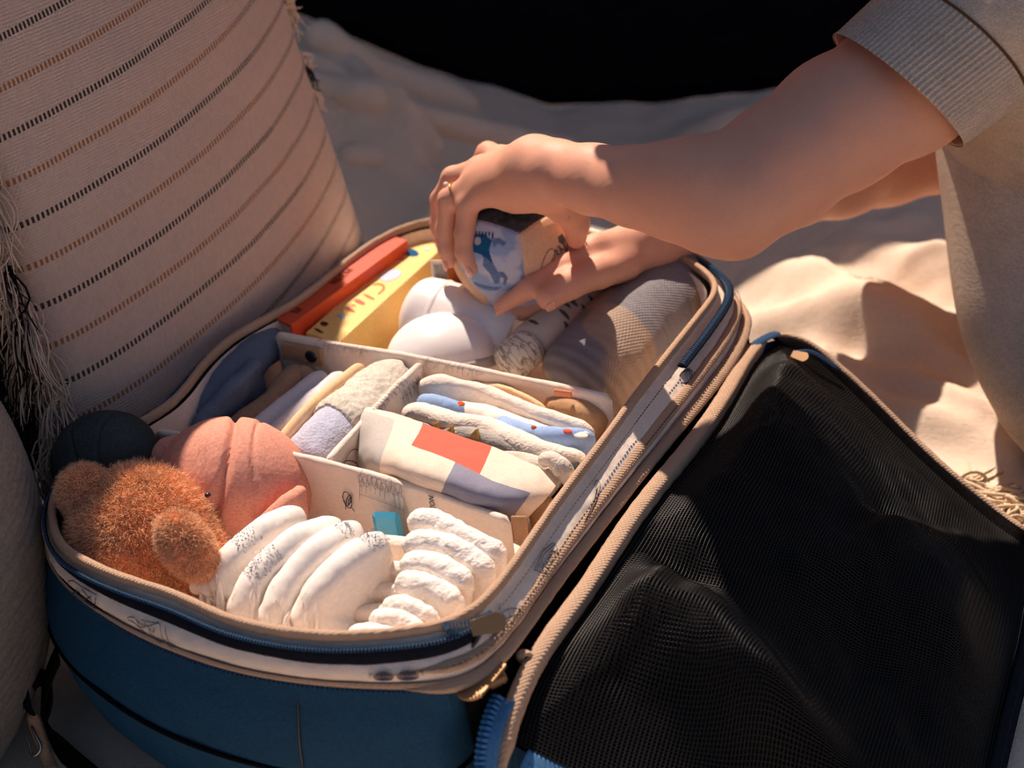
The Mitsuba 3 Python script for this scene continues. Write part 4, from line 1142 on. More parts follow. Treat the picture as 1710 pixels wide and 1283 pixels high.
def on_surf(S, poly, lift, n=46, seed=0, amp=.0012, freq=400):
    """a soft raised patch lying on the surface S inside a polygon of its (row, column) coordinates"""
    import shapely.geometry as sg, shapely
    pg = sg.Polygon(poly).buffer(0)
    g = np.linspace(0, 1, n * 2)
    uu, vv = np.meshgrid(g, g, indexing='ij')
    ins = shapely.contains_xy(pg, uu, vv)
    dist = np.array([pg.boundary.distance(sg.Point(a, b)) for a, b in zip(uu[ins], vv[ins])])
    h = np.full(uu.shape, -.002)
    h[ins] = lift * np.sqrt(np.clip(dist / .06, 0, 1)) + .0004
    a, b = np.linspace(0, 1, S.shape[0]), np.linspace(0, 1, S.shape[1])
    Q = np.stack([RectBivariateSpline(a, b, S[..., k]).ev(uu, vv) for k in range(3)], -1)
    nn = vnorm(gridmesh(Q)).reshape(Q.shape); nn *= np.sign(nn[..., 2:3] + 1e-9)
    Q = Q + nn * (h + amp * (meshkit.noise(Q * freq, seed) - .3) * ins)[..., None]
    v, f = gridmesh(Q)
    use = ins.ravel() | np.roll(ins, 1, 0).ravel() | np.roll(ins, -1, 0).ravel() | np.roll(ins, 1, 1).ravel() | np.roll(ins, -1, 1).ravel()
    return v, f[use[f].all(1)]
obj(kk + '__animal_patch', on_surf(S_, [(.30, .30), (.34, .56), (.32, .74), (.40, .80), (.50, .78), (.56, .70), (.62, .76), (.74, .72), (.86, .62), (.92, .48), (.86, .36), (.78, .30), (.70, .26), (.60, .20), (.48, .22), (.40, .20)], .0030, 60, 4), 'mat_boucle')
tag(kk + '__animal_patch', 'fluffy grey boucle patch')

# --- middle right compartment
def garment(key, label, cat, crest, th, drop, m, amp, seed, group=None, **kw):
    tag(key, label, cat, group)
    return obj(key, wob(fold(crest, th, drop, 70, amp, 38, seed, **kw), .0006, 160, seed), m)
garment('cream_bib', 'cream gathered baby garment next to the far divider', 'clothes', [(-.0126, .0197, .168), (.0092, .0206, .174), (.046, .0208, .176), (.0812, .0118, .176), (.1182, .006, .174), (.1496, .0087, .166)], .0115, .05, 'mat_cream', .0026, 12)
garment('peach_trim_top', 'peach cloth edge behind the cream gathered garment', 'clothes', [(.0246, .0287, .166), (.0562, .0294, .172), (.0864, .0205, .174), (.1088, .0144, .17)], .005, .05, 'mat_orange_cream', .0010, 3)
kk = 'tan_garment'
garment(kk, 'tan garment with an orange label at the right end of the far divider', 'clothes', [(.0913, .0287, .166), (.1107, .0307, .172), (.1343, .027, .172), (.1493, .0335, .162)], .020, .05, 'mat_tan_cloth', .0020, 5)
tag(obj('orange_label', boxm(A([(.1151, .0231, .18)][0]), (.013, .0022, .007), axes([1, .25, -.1], [0, -.5, 1]), .0006), 'mat_orange_label', False), 'orange woven label standing on the tan garment', 'label')
garment('blue_sleeve_shirt', 'pale blue folded shirt with an orange cuff behind the thick cream fold', 'shirt', [(-.0016, .0013, .166), (.0163, -.0007, .172), (.0411, -.001, .17), (.0502, .0019, .166)], .012, .05, 'mat_sky_blue', .001, 7)
tag(obj('orange_cuff', fold([(.0386, -0, .171), (.0435, -.002, .169)], .0124, .03, 14, 0, ends=.002), 'mat_orange'), 'narrow orange cuff at the end of the pale blue folded shirt', 'cuff')
garment('white_muslin', 'white muslin cloth with a faint pattern between the blue shirt and the cream garment', 'cloth', [(.0227, .0043, .164), (.0555, .0024, .17), (.0941, -.0044, .17), (.1274, -.0042, .166), (.1439, .0048, .16)], .016, .05, 'mat_white_diaper', .0012, 9)
k = 'patterned_trousers'
garment(k + '__cloth', '', '', [(.0685, -.0019, .166), (.0939, -.0127, .173), (.1201, -.0164, .176), (.1408, -.0106, .176), (.1538, .0021, .168)], .013, .05, 'mat_sky_blue', .0018, 13)
labels.pop(k + '__cloth'); tag(k, 'blue baby trousers with coral and cream printed shapes by the right rim', 'trousers')
cr_ = spl([(.0685, -.0019, .166), (.0939, -.0127, .173), (.1201, -.0164, .176), (.1408, -.0106, .176), (.1538, .0021, .168)], 60)
for (j, w, sx, mm) in ((4, .9, .0062, 'mat_coral'), (44, .6, .0035, 'mat_coral'), (28, .3, .0022, 'mat_orange'), (52, .7, .0030, 'mat_cream'), (50, 1.1, .006, 'mat_cream')):
    sp = trimesh.creation.icosphere(2, 1.)
    obj(k + '__printed_shape', (A(sp.vertices) * A([sx, sx * .6, .0012]) + cr_[j] + A([.001, -.0050 * w, .0004 - .0012 * w]), np.asarray(sp.faces)), mm)
garment('thick_cream_blanket', 'thick soft cream folded blanket in the middle of the right compartment', 'blanket', [(-.0031, -.0188, .166), (.0157, -.0166, .174), (.0482, -.0255, .178), (.0695, -.0214, .176), (.1045, -.0317, .178), (.1382, -.0338, .176), (.1563, -.0178, .164)], .0175, .05, 'mat_cream', .0026, 17)
k = 'dinosaur_top'
tag(k, 'grey top with orange and yellow spikes between the cream blanket and the checked cloth', 'clothes')
cs = [(.0061, -.0248, .16), (.0391, -.0309, .17), (.0755, -.0325, .174), (.107, -.0373, .174), (.1398, -.0379, .17), (.1569, -.0332, .16)]
obj(k + '__body', wob(fold(cs, .0140, .05, 70, .0014, 38, 21), .0006, 160, 4), 'mat_grey_cloth')
C = spl(cs, 60)
for j, s in ((14, .6), (19, .45), (27, .6)):
    base = C[j] + A([-.001, -.006, -.003])
    tt = unit(C[j + 1] - C[j - 1])
    tri = [base - tt * .007 * s, base + tt * .007 * s, base + A([.002, .002, .011 * s])]
    nn = unit(np.cross(tt, [0, .4, 1.])) * .0015
    vv = np.vstack([A(tri) + nn, A(tri) - nn])
    obj(k + '__spike', (vv, np.array([(0, 1, 2), (3, 5, 4), (0, 3, 4), (0, 4, 1), (1, 4, 5), (1, 5, 2), (2, 5, 3), (2, 3, 0)])), 'mat_yellow_felt', False)
k = 'ribbed_cardigan'
tag(k, 'pale grey ribbed cardigan with rolled button loops by the right rim', 'cardigan')
obj(k + '__body', wob(fold([(.0721, -.0374, .164), (.1048, -.0429, .17), (.1361, -.0485, .172), (.1516, -.0443, .164)], .016, .05, 60, .0014, 38, 23), .0007, 200, 6), 'mat_pale_grey')
for px in ([(.1362, -.053, .174), (.1445, -.0547, .18), (.1522, -.0578, .178), (.1507, -.0612, .172)][:], [(.1447, -.0545, .174), (.1538, -.0573, .179), (.1584, -.0584, .174), (.1548, -.0596, .166)][:]):
    obj(k + '__button_loop', wob(tube(spl(px, 20), .0052, 12), .0008, 120, 3), 'mat_pale_grey')
garment('dark_sock', 'dark grey flecked sock end squeezed against the right rim', 'sock', [(.145, -.0345, .164), (.1546, -.0386, .168), (.1614, -.033, .16)], .012, .04, 'mat_beanie', .001, 3)

# checked cloth
P = [[(-.0194, -.0343, .174), (.0292, -.0456, .18), (.0748, -.0552, .183), (.1148, -.0595, .18), (.152, -.0592, .168)],
     [(-.0098, -.0565, .176), (.0438, -.0792, .189), (.0885, -.0893, .192), (.1266, -.0928, .187), (.1534, -.0763, .168)],
     [(-.0064, -.0691, .166), (.0458, -.1017, .184), (.0926, -.1128, .189), (.1285, -.1134, .184), (.1495, -.0905, .164)],
     [(-.0072, -.0715, .15), (.035, -.0952, .164), (.0817, -.1068, .17), (.1191, -.1084, .166), (.1381, -.089, .148)],
     [(-.0159, -.0581, .13), (.0222, -.0773, .14), (.0676, -.0867, .145), (.1038, -.0865, .14), (.1255, -.0743, .128)]]
S_ = patch(P, 70, 100)
S_ += (vnorm(gridmesh(S_)).reshape(S_.shape) * ((meshkit.fbm(S_ * 40, 3, 5) - .5) * .004)[..., None])
uu, vv = np.meshgrid(np.linspace(0, 1, 70), np.linspace(0, 1, 100), indexing='ij')
CK = [lin(*c) for c in ((226, 208, 190), (186, 180, 174), (222, 104, 88), (140, 138, 154))]
def check_col(p, n, uv):
    r, c = uv.x, uv.y
    cream, grey, red, slate = [mi.Color3f(q) for q in CK]
    near_ = r > .30 + .05 * (c - .5)
    col = cream
    col = dr.select(~near_ & (c > .30) & (c < .66), red, col)
    col = dr.select((r > .10) & (c < .15 + .10 * r), grey, col)
    col = dr.select(near_ & (c > .53) & (c < .92), slate, col)
    k = 1 + .16 * (noise(p.x * 1100, p.y * 1100, p.z * 1100) - .5) + .14 * (fbm(p.x * 90, p.y * 90, p.z * 90) - .5)
    return col * k
mat('check', dif(mikit.proc(check_col)))
flip = vnorm(gridmesh(S_)).reshape(S_.shape)[..., 2].mean() < 0
v, f = gridmesh(S_)
uvc = np.stack([uu, vv], -1).reshape(-1, 2)
kk = tag('checked_cloth', 'folded cream cloth with red, grey and slate checks, in front of the right compartment', 'cloth')
obj(kk + '__cloth', (v, f[:, ::-1] if flip else f), 'mat_check', True, uvc)
obj(kk + '__underfold', wob(fold([(.137, -.0794, .16), (.1453, -.0734, .16), (.1484, -.0619, .158)], .010, .04, 30, .001, 40, 3), .0005, 100, 1), 'mat_tan')
obj(kk + '__filling', wob(fold([(.0047, -.0625, .168), (.053, -.0775, .176), (.1011, -.0864, .176), (.1349, -.0831, .165)], .035, .05, 40, 0, ends=.02), .001, 50, 2), 'mat_cream')

# --- far compartment: books, bottle and bowl, rolled cloths, card
def book(key, label, quad, depth, mcover, mpages, spine_txt=None):
    """quad: spine corners (near-left, near-right, far-right, far-left)"""
    a, b, c, d = [A(q) for q in quad]
    z = unit(np.cross(b - a, d - a)); z = z if z[2] > 0 else -z
    tag(key, label, 'book')
    L_, W_ = unit(d - a), unit(b - a)
    e = .0016
    def quadbox(p, q, r, s, dz0, dz1):
        top = A([p, q, r, s]) + z * dz1; bot = A([p, q, r, s]) + z * dz0
        v = np.vstack([bot, top])
        f = [(0, 2, 1), (0, 3, 2), (4, 5, 6), (4, 6, 7), (0, 1, 5), (0, 5, 4), (1, 2, 6), (1, 6, 5), (2, 3, 7), (2, 7, 6), (3, 0, 4), (3, 4, 7)]
        return v, np.array(f)
    spine = quadbox(a, b, c, d, -.003, 0)
    left = quadbox(a, a + W_ * .002, d + W_ * .002, d, -depth, -.001)
    right = quadbox(b - W_ * .002, b, c, c - W_ * .002, -depth, -.001)
    obj(key + '__cover', join(spine, left, right), mcover, False)
    obj(key + '__pages', quadbox(a + W_ * .002 + L_ * .004, b - W_ * .002 + L_ * .004, c - W_ * .002 - L_ * .004, d + W_ * .002 - L_ * .004, -depth + .003, -.003), mpages, False)
    return a, b, c, d, L_, W_, z
mat('book_red', plast(clothcol((196, 66, 30), .06, 400.), .45, .4))
mat('book_yellow', plast(clothcol((228, 190, 112), .05, 400.), .5, .35))
mat('pages', dif(clothcol((214, 204, 190), .2, 900.)))
mat('ink_brown', dif(lin(92, 50, 34)))
mat('ink_blue', dif(lin(44, 90, 128)))
mat('ink_lilac', dif(lin(206, 204, 220)))
mat('ink_coral', dif(lin(226, 118, 100)))
mat('ink_tan', dif(lin(196, 128, 76)))
def on_spine(key, fr, txt, pos, h, m, reverse=False):
    a, b, c, d, L_, W_, z = fr
    tm = meshkit.text_mesh(txt, h, .0002)
    tv = A(tm.vertices)
    w = tv[:, 0].max()
    X, Y = (L_, -W_)
    X, Y = (L_, unit(np.cross(z, L_)))
    o = a + (d - a) * pos + W_ * (np.linalg.norm(b - a) * .5) - Y * h * .5
    obj(key, (o + tv[:, :1] * X + tv[:, 1:2] * Y + tv[:, 2:] * z + z * .0002, np.asarray(tm.faces)), m, False)
def blob(key, fr, s, t, rx, ry, m, shape='disc', rot=0.):
    a, b, c, d, L_, W_, z = fr
    o = a * (1 - s) * (1 - t) + b * (1 - s) * t + d * s * (1 - t) + c * s * t + z * .0004
    n = 28
    an = np.linspace(0, 2 * np.pi, n, endpoint=False)
    if shape == 'arc':
        an = np.linspace(-.9, 2.1, 14)
        V = np.stack([np.stack([r * rx * np.cos(an), r * ry * np.sin(an)], -1) for r in (1., .76)], 1)
        q = o + V[..., :1] * L_ + V[..., 1:] * W_
        obj(key, gridmesh(q), m, False); return
    q = np.stack([rx * np.cos(an), ry * np.sin(an)], -1)
    if shape == 'tri':
        q = A([(-rx, -ry), (rx, -ry * .3), (rx * .2, ry)]); n = 3
    cr, sr = math.cos(rot), math.sin(rot)
    q = q @ A([[cr, sr], [-sr, cr]])
    P3 = o + q[:, :1] * L_ + q[:, 1:] * W_
    obj(key, (np.vstack([P3, o]), np.stack([np.arange(n), (np.arange(n) + 1) % n, np.full(n, n)], -1)), m, False)
fr = book('red_book', 'orange red hardback book standing spine up along the left rim', [(-.1649, .051, .179), (-.1442, .0451, .179), (-.1352, .2125, .179), (-.162, .2173, .179)], .085, 'mat_book_red', 'mat_pages')
on_spine('red_book__spine_lettering', fr, 'NEEM', .42, .0075, 'mat_ink_brown')
on_spine('red_book__spine_lettering', fr, 'M', .09, .0075, 'mat_ink_brown')
fr = book('yellow_book', 'pale yellow book with scattered coloured shapes on its wide spine, beside the red book', [(-.139, .0556, .167), (-.103, .051, .167), (-.1098, .2318, .167), (-.148, .2409, .167)], .085, 'mat_book_yellow', 'mat_pages')
for s, t, rx, ry, m, sh in ((.62, .50, .0115, .0085, 'ink_lilac', 'disc'), (.47, .50, .0115, .0085, 'ink_tan', 'arc'), (.78, .28, .006, .005, 'ink_coral', 'tri'), (.86, .36, .006, .010, 'ink_blue', 'disc'), (.93, .66, .0022, .003, 'ink_lilac', 'disc'),
                            (.34, .46, .0026, .0070, 'ink_coral', 'disc'), (.26, .44, .0018, .0065, 'ink_coral', 'disc'), (.40, .55, .0016, .0075, 'ink_tan', 'disc'), (.19, .40, .0018, .0060, 'sky_blue', 'disc'), (.10, .20, .003, .0045, 'ink_brown', 'disc'),
                            (.04, .25, .0014, .006, 'ink_brown', 'disc'), (.30, .42, .0012, .0035, 'ink_coral', 'tri')):
    blob('yellow_book__printed_shape', fr, s, t, rx, ry, 'mat_' + m, sh, .25)

def lathe(prof, n=64):
    t = trimesh.creation.revolve(A(prof), sections=n)
    return A(t.vertices), np.asarray(t.faces)
def orient(m, c, ax, upv=(0, 0, 1)):
    z = unit(A(ax)); x = unit(np.cross(A(upv) if abs(z[2]) < .95 else A([1, 0, 0]), z)); y = np.cross(z, x)
    return A(m[0]) @ np.stack([x, y, z], 1).T + A(c), m[1]
# white bottle lying behind, round shouldered
kk = tag('white_bottle', 'white round shouldered baby bottle lying beside the yellow book, behind the bowl', 'bottle')
pa, pb = A([(-.0719, .1378, .15)][0]), A([(.0025, .1401, .14)][0])
L_ = np.linalg.norm(pb - pa)
prof = [(0, -.020)] + [(.034 * math.sin(a) ** .8, -.002 - .018 * math.cos(a)) for a in np.linspace(.15, math.pi / 2, 9)] + [(.0345, .004), (.0348, .03), (.034, L_), (.030, L_ + .010), (0, L_ + .012)]
obj(kk + '__body', orient(lathe(prof), pa, pb - pa), 'mat_plastic_white', 40)
prof = [(.0349, .010), (.0356, .0115), (.0356, .0135), (.0349, .015)]
obj(kk + '__ring', orient(lathe(prof), pa, pb - pa), 'mat_plastic_white', 40)
# white bowl, mouth down, in front of it
kk = tag('white_bowl', 'shiny white round bowl lying tilted against the far divider with a grey rim', 'bowl')
bc = A([(-.0327, .0914, .142)][0])
prof = [(0, .038)] + [(.046 * math.sin(a), .038 * math.cos(a)) for a in np.linspace(.1, math.pi / 2, 14)] + [(.046, -.006), (.043, -.006), (.043, 0)]
obj(kk + '__shell', orient(lathe(prof), bc, (-.22, .36, 1.)), 'mat_plastic_white', 40)
prof = [(.0465, .001), (.0482, -.001), (.0482, -.006), (.0465, -.008)]
obj(kk + '__rim', orient(lathe(prof), bc, (-.22, .36, 1.)), 'mat_plastic_grey', 40)
# printed roll, grey waffle roll
def leafcol(p, n, uv):
    a, b, r = voronoi(uv.x * 16., uv.y * 5.)
    leaf = smoothstep(.30, .24, a) * (r > .35)
    base = mi.Color3f(lin(218, 206, 192)) * (1 + .12 * (noise(p.x * 900, p.y * 900, p.z * 900) - .5))
    return mix(base, mi.Color3f(lin(70, 66, 66)), leaf * .9)
def squigcol(p, n, uv):
    q = fbm(uv.x * 26., uv.y * 9., 3.)
    k = smoothstep(.08, .03, dr.abs(q - .5))
    return mix(mi.Color3f(lin(232, 222, 206)), mi.Color3f(lin(150, 144, 130)), k)
mat('leaf_print', dif(mikit.proc(leafcol)))
mat('squiggle_print', dif(mikit.proc(squigcol)))
def uvroll(path, r, n, k, flat, amp, seed):
    p = spl(path, n)
    d = np.r_[0, np.cumsum(np.linalg.norm(np.diff(p, axis=0), axis=1))]
    e = np.minimum(d, d[-1] - d) / r
    rr = r * np.sqrt(np.clip(1 - (1 - np.clip(e * 1.6, .02, 1)) ** 2, .02, 1))
    t, s, u = frames(p, False, (0, 0, 1))
    th = np.linspace(0, 2 * np.pi, k)
    V = p[:, None] + (np.cos(th)[None, :, None] * s[:, None] + np.sin(th)[None, :, None] * u[:, None] * flat) * rr[:, None, None]
    V = V + (unit(V - p[:, None])) * ((meshkit.fbm(V * 35, 3, seed) - .5) * 2 * amp)[..., None]
    uv = np.stack(np.meshgrid(np.linspace(0, 1, n), np.linspace(0, 1, k), indexing='ij'), -1).reshape(-1, 2)
    return gridmesh(V), uv
kk = tag('leaf_print_roll', 'rolled cloth with dark leaf print between the white bottle and the grey towel roll', 'cloth')
m, uvr = uvroll([(.0295, .1125, .15), (.04, .1377, .155), (.0492, .1752, .157), (.0531, .2133, .154)], .0185, 60, 40, .95, .0012, 4)
obj(kk, m, 'mat_leaf_print', True, uvr)
kk = tag('squiggle_print_roll', 'short white roll with grey squiggles in front of the leaf print roll', 'cloth')
m, uvr = uvroll([(.0219, .0922, .142), (.0312, .101, .15), (.0379, .1223, .154)], .0170, 50, 36, .95, .0010, 6)
obj(kk, m, 'mat_squiggle_print', True, uvr)
kk = tag('spotted_cloth', 'dark cloth with pale spots behind the hand, left of the grey towel roll', 'cloth')
mat('spots', dif(clothcol((70, 56, 50), .8, 260., 90.)))
obj(kk, wob(fold([(.056, .1842, .158), (.0673, .1966, .166), (.0711, .2243, .164)], .03, .05, 40, .002, 40, 3), .001, 90, 2), 'mat_spots')
def towelcol(p, n, uv):
    st = .5 + .5 * dr.sin(uv.x * 150.)
    wob_ = smoothstep(.25, .05, uv.x) * .6 + .25 * smoothstep(.35, .6, fbm(p.x * 60, p.y * 60, p.z * 60))
    k = 1 - .42 * st * wob_ + .18 * (noise(p.x * 1200, p.y * 1200, p.z * 1200) - .5)
    sw = smoothstep(.5, .62, noise(uv.x * 7., uv.y * 9., 2.))
    return mix(mi.Color3f(lin(170, 150, 134)), mi.Color3f(lin(138, 134, 138)), sw) * k
mat('towel', dif(mikit.proc(towelcol)), lambda p, n, uv: .5 + .5 * dr.sin(uv.x * 300.) * dr.sin(uv.y * 500.), .0006)
kk = tag('grey_towel_roll', 'large rolled grey waffle towel along the right side of the far compartment', 'towel')
m, uvr = uvroll([(.0805, .0883, .126), (.0931, .1305, .142), (.0991, .1838, .147), (.1051, .2329, .148), (.1067, .2821, .142)], .0400, 110, 70, .92, .0022, 8)
obj(kk, m, 'mat_towel', True, uvr)
# card and label sheet standing behind the bottle, under the hand
kk = tag('brown_card', 'brown grained card standing behind the white bottle below the fingers', 'card')
def woodcol(p, n, uv):
    g = fbm(p.x * 300, p.y * 300, p.z * 20)
    return mi.Color3f(lin(150, 84, 50)) * (.7 + .6 * g)
mat('wood_card', dif(mikit.proc(woodcol)))
obj(kk, boxm(A([(-.0584, .1658, .168)][0]), (.013, .003, .05), axes([1, .4, 0], [0, 0, 1]), .0006), 'mat_wood_card', False)
kk = tag('barcode_card', 'pale card with a printed barcode beside the yellow book, below the fingers', 'card')
bcd = A([(-.0739, .1672, .166)][0]); Rb = axes([1, .3, 0], [0, .15, 1])
obj(kk + '__sheet', boxm(bcd, (.017, .002, .045), Rb, .0006), 'mat_pages', False)
rng = np.random.default_rng(3)
ms = []
for i in range(10):
    ms.append(boxm(bcd + Rb @ A([-.0055 + i * .0012, -.00125, .012]), (rng.uniform(.0003, .0008), .0003, .014), Rb))
obj(kk + '__barcode', join(*ms), 'mat_teeth_black', False)
# padding below everything so that the piles rest on folded cloths
for i, (x, y, sx, sy, z) in enumerate(((-.055, -.175, .16, .12, .105), (.085, -.165, .12, .13, .105), (-.085, -.02, .13, .15, .115), (.075, -.02, .15, .15, .115), (0, .15, .28, .17, .105))):
    obj('suitcase__base_pad', rounded_box((x, y, (z + .072) / 2), (sx, sy, z - .072), np.eye(3), .012, 4), 'mat_liner')

# ---------------------------------------------------------------- cloth ball of pentagon panels
BALL = A([(-.0004, .1763, .2079)][0]); BR = .0555
tag('cloth_ball', 'soft cloth ball of pentagon panels with blue, beige and black prints, held in the hands', 'ball')
g = (1 + 5 ** .5) / 2
ico = unit(A([(0, s1, s2 * g) for s1 in (-1, 1) for s2 in (-1, 1)] + [(s1, s2 * g, 0) for s1 in (-1, 1) for s2 in (-1, 1)] + [(s2 * g, 0, s1) for s1 in (-1, 1) for s2 in (-1, 1)]))
# the three panels that meet at the corner facing the camera
tv = unit(A([(.0244, .1402, .2417)][0]) - BALL)
n0 = ico[0]
nb = [q for q in ico if .3 < q @ n0 < .6]
n1 = nb[0]; n2 = [q for q in nb if .3 < q @ n1 < .6][0]
vs = unit(n0 + n1 + n2)
a1 = unit(n0 - vs * (n0 @ vs)); B0 = np.stack([vs, a1, np.cross(vs, a1)], 1)
upw = UPV * math.cos(.12) + np.cross(FWD, UPV) * math.sin(.12) * -1
b1 = unit(upw - tv * (upw @ tv)); B1 = np.stack([tv, b1, np.cross(tv, b1)], 1)
RB = B1 @ B0.T
fn = ico @ RB.T
sph = trimesh.creation.icosphere(6)
d = A(sph.vertices)
dots = d @ fn.T
top2 = np.sort(dots, 1)[:, -2:]
rad = np.minimum(BR, BR * .915 / top2[:, 1]) * .30 + BR * .70
seam = np.exp(-((top2[:, 1] - top2[:, 0]) / .028) ** 2)
rad = rad - .0014 * seam + .0005 * (meshkit.fbm(d * 6, 3, 2) - .5)
pv = BALL + d * rad[:, None]
face = dots[np.asarray(sph.faces)].mean(1).argmax(1)
cam_r = np.cross(FWD, UPV)
order = np.argsort(-(fn @ tv))[:3]
topf = order[np.argmax(fn[order] @ UPV)]
rest = [o for o in order if o != topf]
leftf = min(rest, key=lambda o: fn[o] @ cam_r); rightf = [o for o in rest if o != leftf][0]
mat('panel_black', dif(clothcol((60, 60, 62), .5, 300., 120.)))
def bluecol(p, n, uv):
    k = fbm(p.x * 60, p.y * 60, p.z * 60)
    return mix(mi.Color3f(lin(196, 198, 212)), mi.Color3f(lin(150, 170, 204)), smoothstep(.45, .6, k)) * (1 + .15 * (noise(p.x * 900, p.y * 900, p.z * 900) - .5))
mat('panel_blue', dif(mikit.proc(bluecol)))
mat('panel_beige', dif(clothcol((222, 184, 150), .10, 900., 60.)))
mat('panel_grey', dif(clothcol((176, 170, 168), .2, 900., 60.)))
mat('ink_navy', dif(clothcol((36, 92, 134), .2, 900.)))
mat('ink_steel', dif(clothcol((106, 128, 164), .2, 900.)))
mat('ink_grey', dif(lin(104, 102, 102)))
for i in range(12):
    m_ = 'panel_black' if i == topf else 'panel_blue' if i == leftf else 'panel_beige' if i == rightf else ('panel_grey', 'panel_beige', 'panel_blue')[i % 3]
    fi = np.asarray(sph.faces)[face == i]
    us, inv = np.unique(fi.ravel(), return_inverse=True)
    obj('cloth_ball__panel', (pv[us], inv.reshape(-1, 3)), 'mat_' + m_)
from scipy.spatial import cKDTree
bt = cKDTree(d)
def ball_point(fi, x, y, lift):
    """a point on a panel: x, y in metres from its middle, along the picture's right and up"""
    n = fn[fi]
    r_ = unit(cam_r - n * (cam_r @ n)); u_ = np.cross(n, r_)
    q = unit(n * BR * .9 + np.multiply.outer(A(x), r_) + np.multiply.outer(A(y), u_))
    dd, ii = bt.query(q, k=4)
    w = 1 / (dd + 1e-6); w /= w.sum(1, keepdims=True)
    return BALL + q * ((rad[ii] * w).sum(1) + lift)[:, None], q
def ball_blob(key, fi, poly, m, lift=.0004):
    import shapely.geometry as sg
    pg = sg.Polygon(poly).buffer(0)
    if pg.geom_type != 'Polygon':
        pg = max(pg.geoms, key=lambda s: s.area)
    v2, f2 = trimesh.creation.triangulate_polygon(pg, engine='earcut')
    v2, f2 = trimesh.remesh.subdivide_to_size(np.c_[v2, np.zeros(len(v2))], f2, .0022)
    P3, _ = ball_point(fi, v2[:, 0], v2[:, 1], lift)
    obj(key, (P3, f2), m, False)
def ball_lines(key, fi, lines, m, w):
    obj(key, stroke_mesh(dens(lines, 8), lambda l: ball_point(fi, l[:, 0], l[:, 1], .0005), w), m, False)
def circ(x, y, r, n=16, ry=None):
    a = np.linspace(0, 2 * np.pi, n, endpoint=False)
    return np.stack([x + r * np.cos(a), y + (ry or r) * np.sin(a)], -1)
K = .001
L3 = lambda pts: A(pts) * K
ball_blob('cloth_ball__printed_sky', leftf, L3([(-14, 19), (-3, 20), (4, 15), (2, 8), (6, -4), (2, -5), (-4, 4), (-16, 6), (-18, 12)]), 'mat_ink_navy')
ball_blob('cloth_ball__printed_moon', leftf, circ(-8 * K, 14 * K, 3.2 * K), 'mat_panel_grey', .0007)
ball_blob('cloth_ball__printed_animal', leftf, L3([(-2, 3), (5, -1), (9, -8), (14, -8), (17, -13), (15, -19), (13, -18), (14, -13), (11, -12), (10, -17), (6, -18), (3, -10), (-3, -4)]), 'mat_ink_steel', .0006)
ball_blob('cloth_ball__printed_mane', leftf, L3([(4, 16), (10, 18), (16, 15), (14, 12), (9, 14), (6, 10)]), 'mat_ink_steel', .0006)
ball_blob('cloth_ball__printed_hill', leftf, L3([(-16, -20), (-6, -25), (6, -25), (12, -21), (4, -22), (-6, -21)]), 'mat_ink_steel', .0006)
ball_lines('cloth_ball__printed_trees', leftf, [L3([(-14 + 3 * i, 22), (-13.5 + 3 * i, 17 + (i % 3))]) for i in range(7)], 'mat_teeth_black', .0013)
ball_blob('cloth_ball__printed_wing', rightf, L3([(1, 11), (6, 14), (8, 9), (6, 5), (2, 7)]), 'mat_ink_grey')
ball_blob('cloth_ball__printed_wing', rightf, L3([(11, 12), (16, 17), (19, 14), (18, 8), (13, 6)]), 'mat_ink_grey')
ball_blob('cloth_ball__printed_spot', rightf, circ(18 * K, 1 * K, 4 * K), 'mat_ink_brown')
a = np.linspace(0, 2 * np.pi, 22)
leaf = np.stack([(-6 + 5.0 * np.cos(a)) + .25 * (-8 + 12 * np.sin(a)), -8 + 11 * np.sin(a)], -1) * K
ball_lines('cloth_ball__printed_leaf', rightf, [leaf, L3([(-10, -17), (0, 4)])] + [L3([(-9 + 1.6 * i, -14 + 3 * i), (-4 + 2.0 * i, -13 + 3 * i)]) for i in range(6)], 'mat_ink_grey', .0006)
ball_lines('cloth_ball__printed_branch', rightf, [L3([(-2, 2), (1, -2)]), L3([(1, 5), (4, -1)]), L3([(6, 6), (9, -1), (10, 6)]), L3([(3, 3), (6, 1)])], 'mat_teeth_black', .0011)

# ---------------------------------------------------------------- the person reaching in from the right
tag('person', 'person leaning in from the right in a beige knit top, both hands on the ball', 'person')
def skincol(p, n, uv):
    k = 1 + .10 * (fbm(p.x * 70, p.y * 70, p.z * 70) - .5) + .08 * (noise(p.x * 900, p.y * 900, p.z * 900) - .5)
    r = .10 * (fbm(p.x * 25 + 9, p.y * 25, p.z * 25) - .5)
    c = lin(214, 156, 130)
    return mi.Color3f(c[0] * (1 + r * .4), c[1] * (1 - r), c[2] * (1 - r)) * k
mat('skin', {'type': 'principled', 'base_color': mikit.proc(skincol), 'roughness': .55, 'specular': .35})
mat('nail', plast(lin(222, 164, 142), .3, .5))
mat('knit_top', dif(clothcol((194, 174, 156), .20, 900., 60.)), weave(2600.), .0002)
mat('hair', plast(lin(48, 32, 24), .45, .4))
mat('jeans', dif(clothcol((112, 118, 132), .2, 800.)))

def chain(*q):
    """joints (x, y, depth already turned into positions) with radii -> list of cones"""
    return [(q[i][0], q[i + 1][0], q[i][1], q[i + 1][1]) for i in range(len(q) - 1)]
def ch(pts, radii):
    return chain(*[(A(p), r) for p, r in zip(pts, radii)])
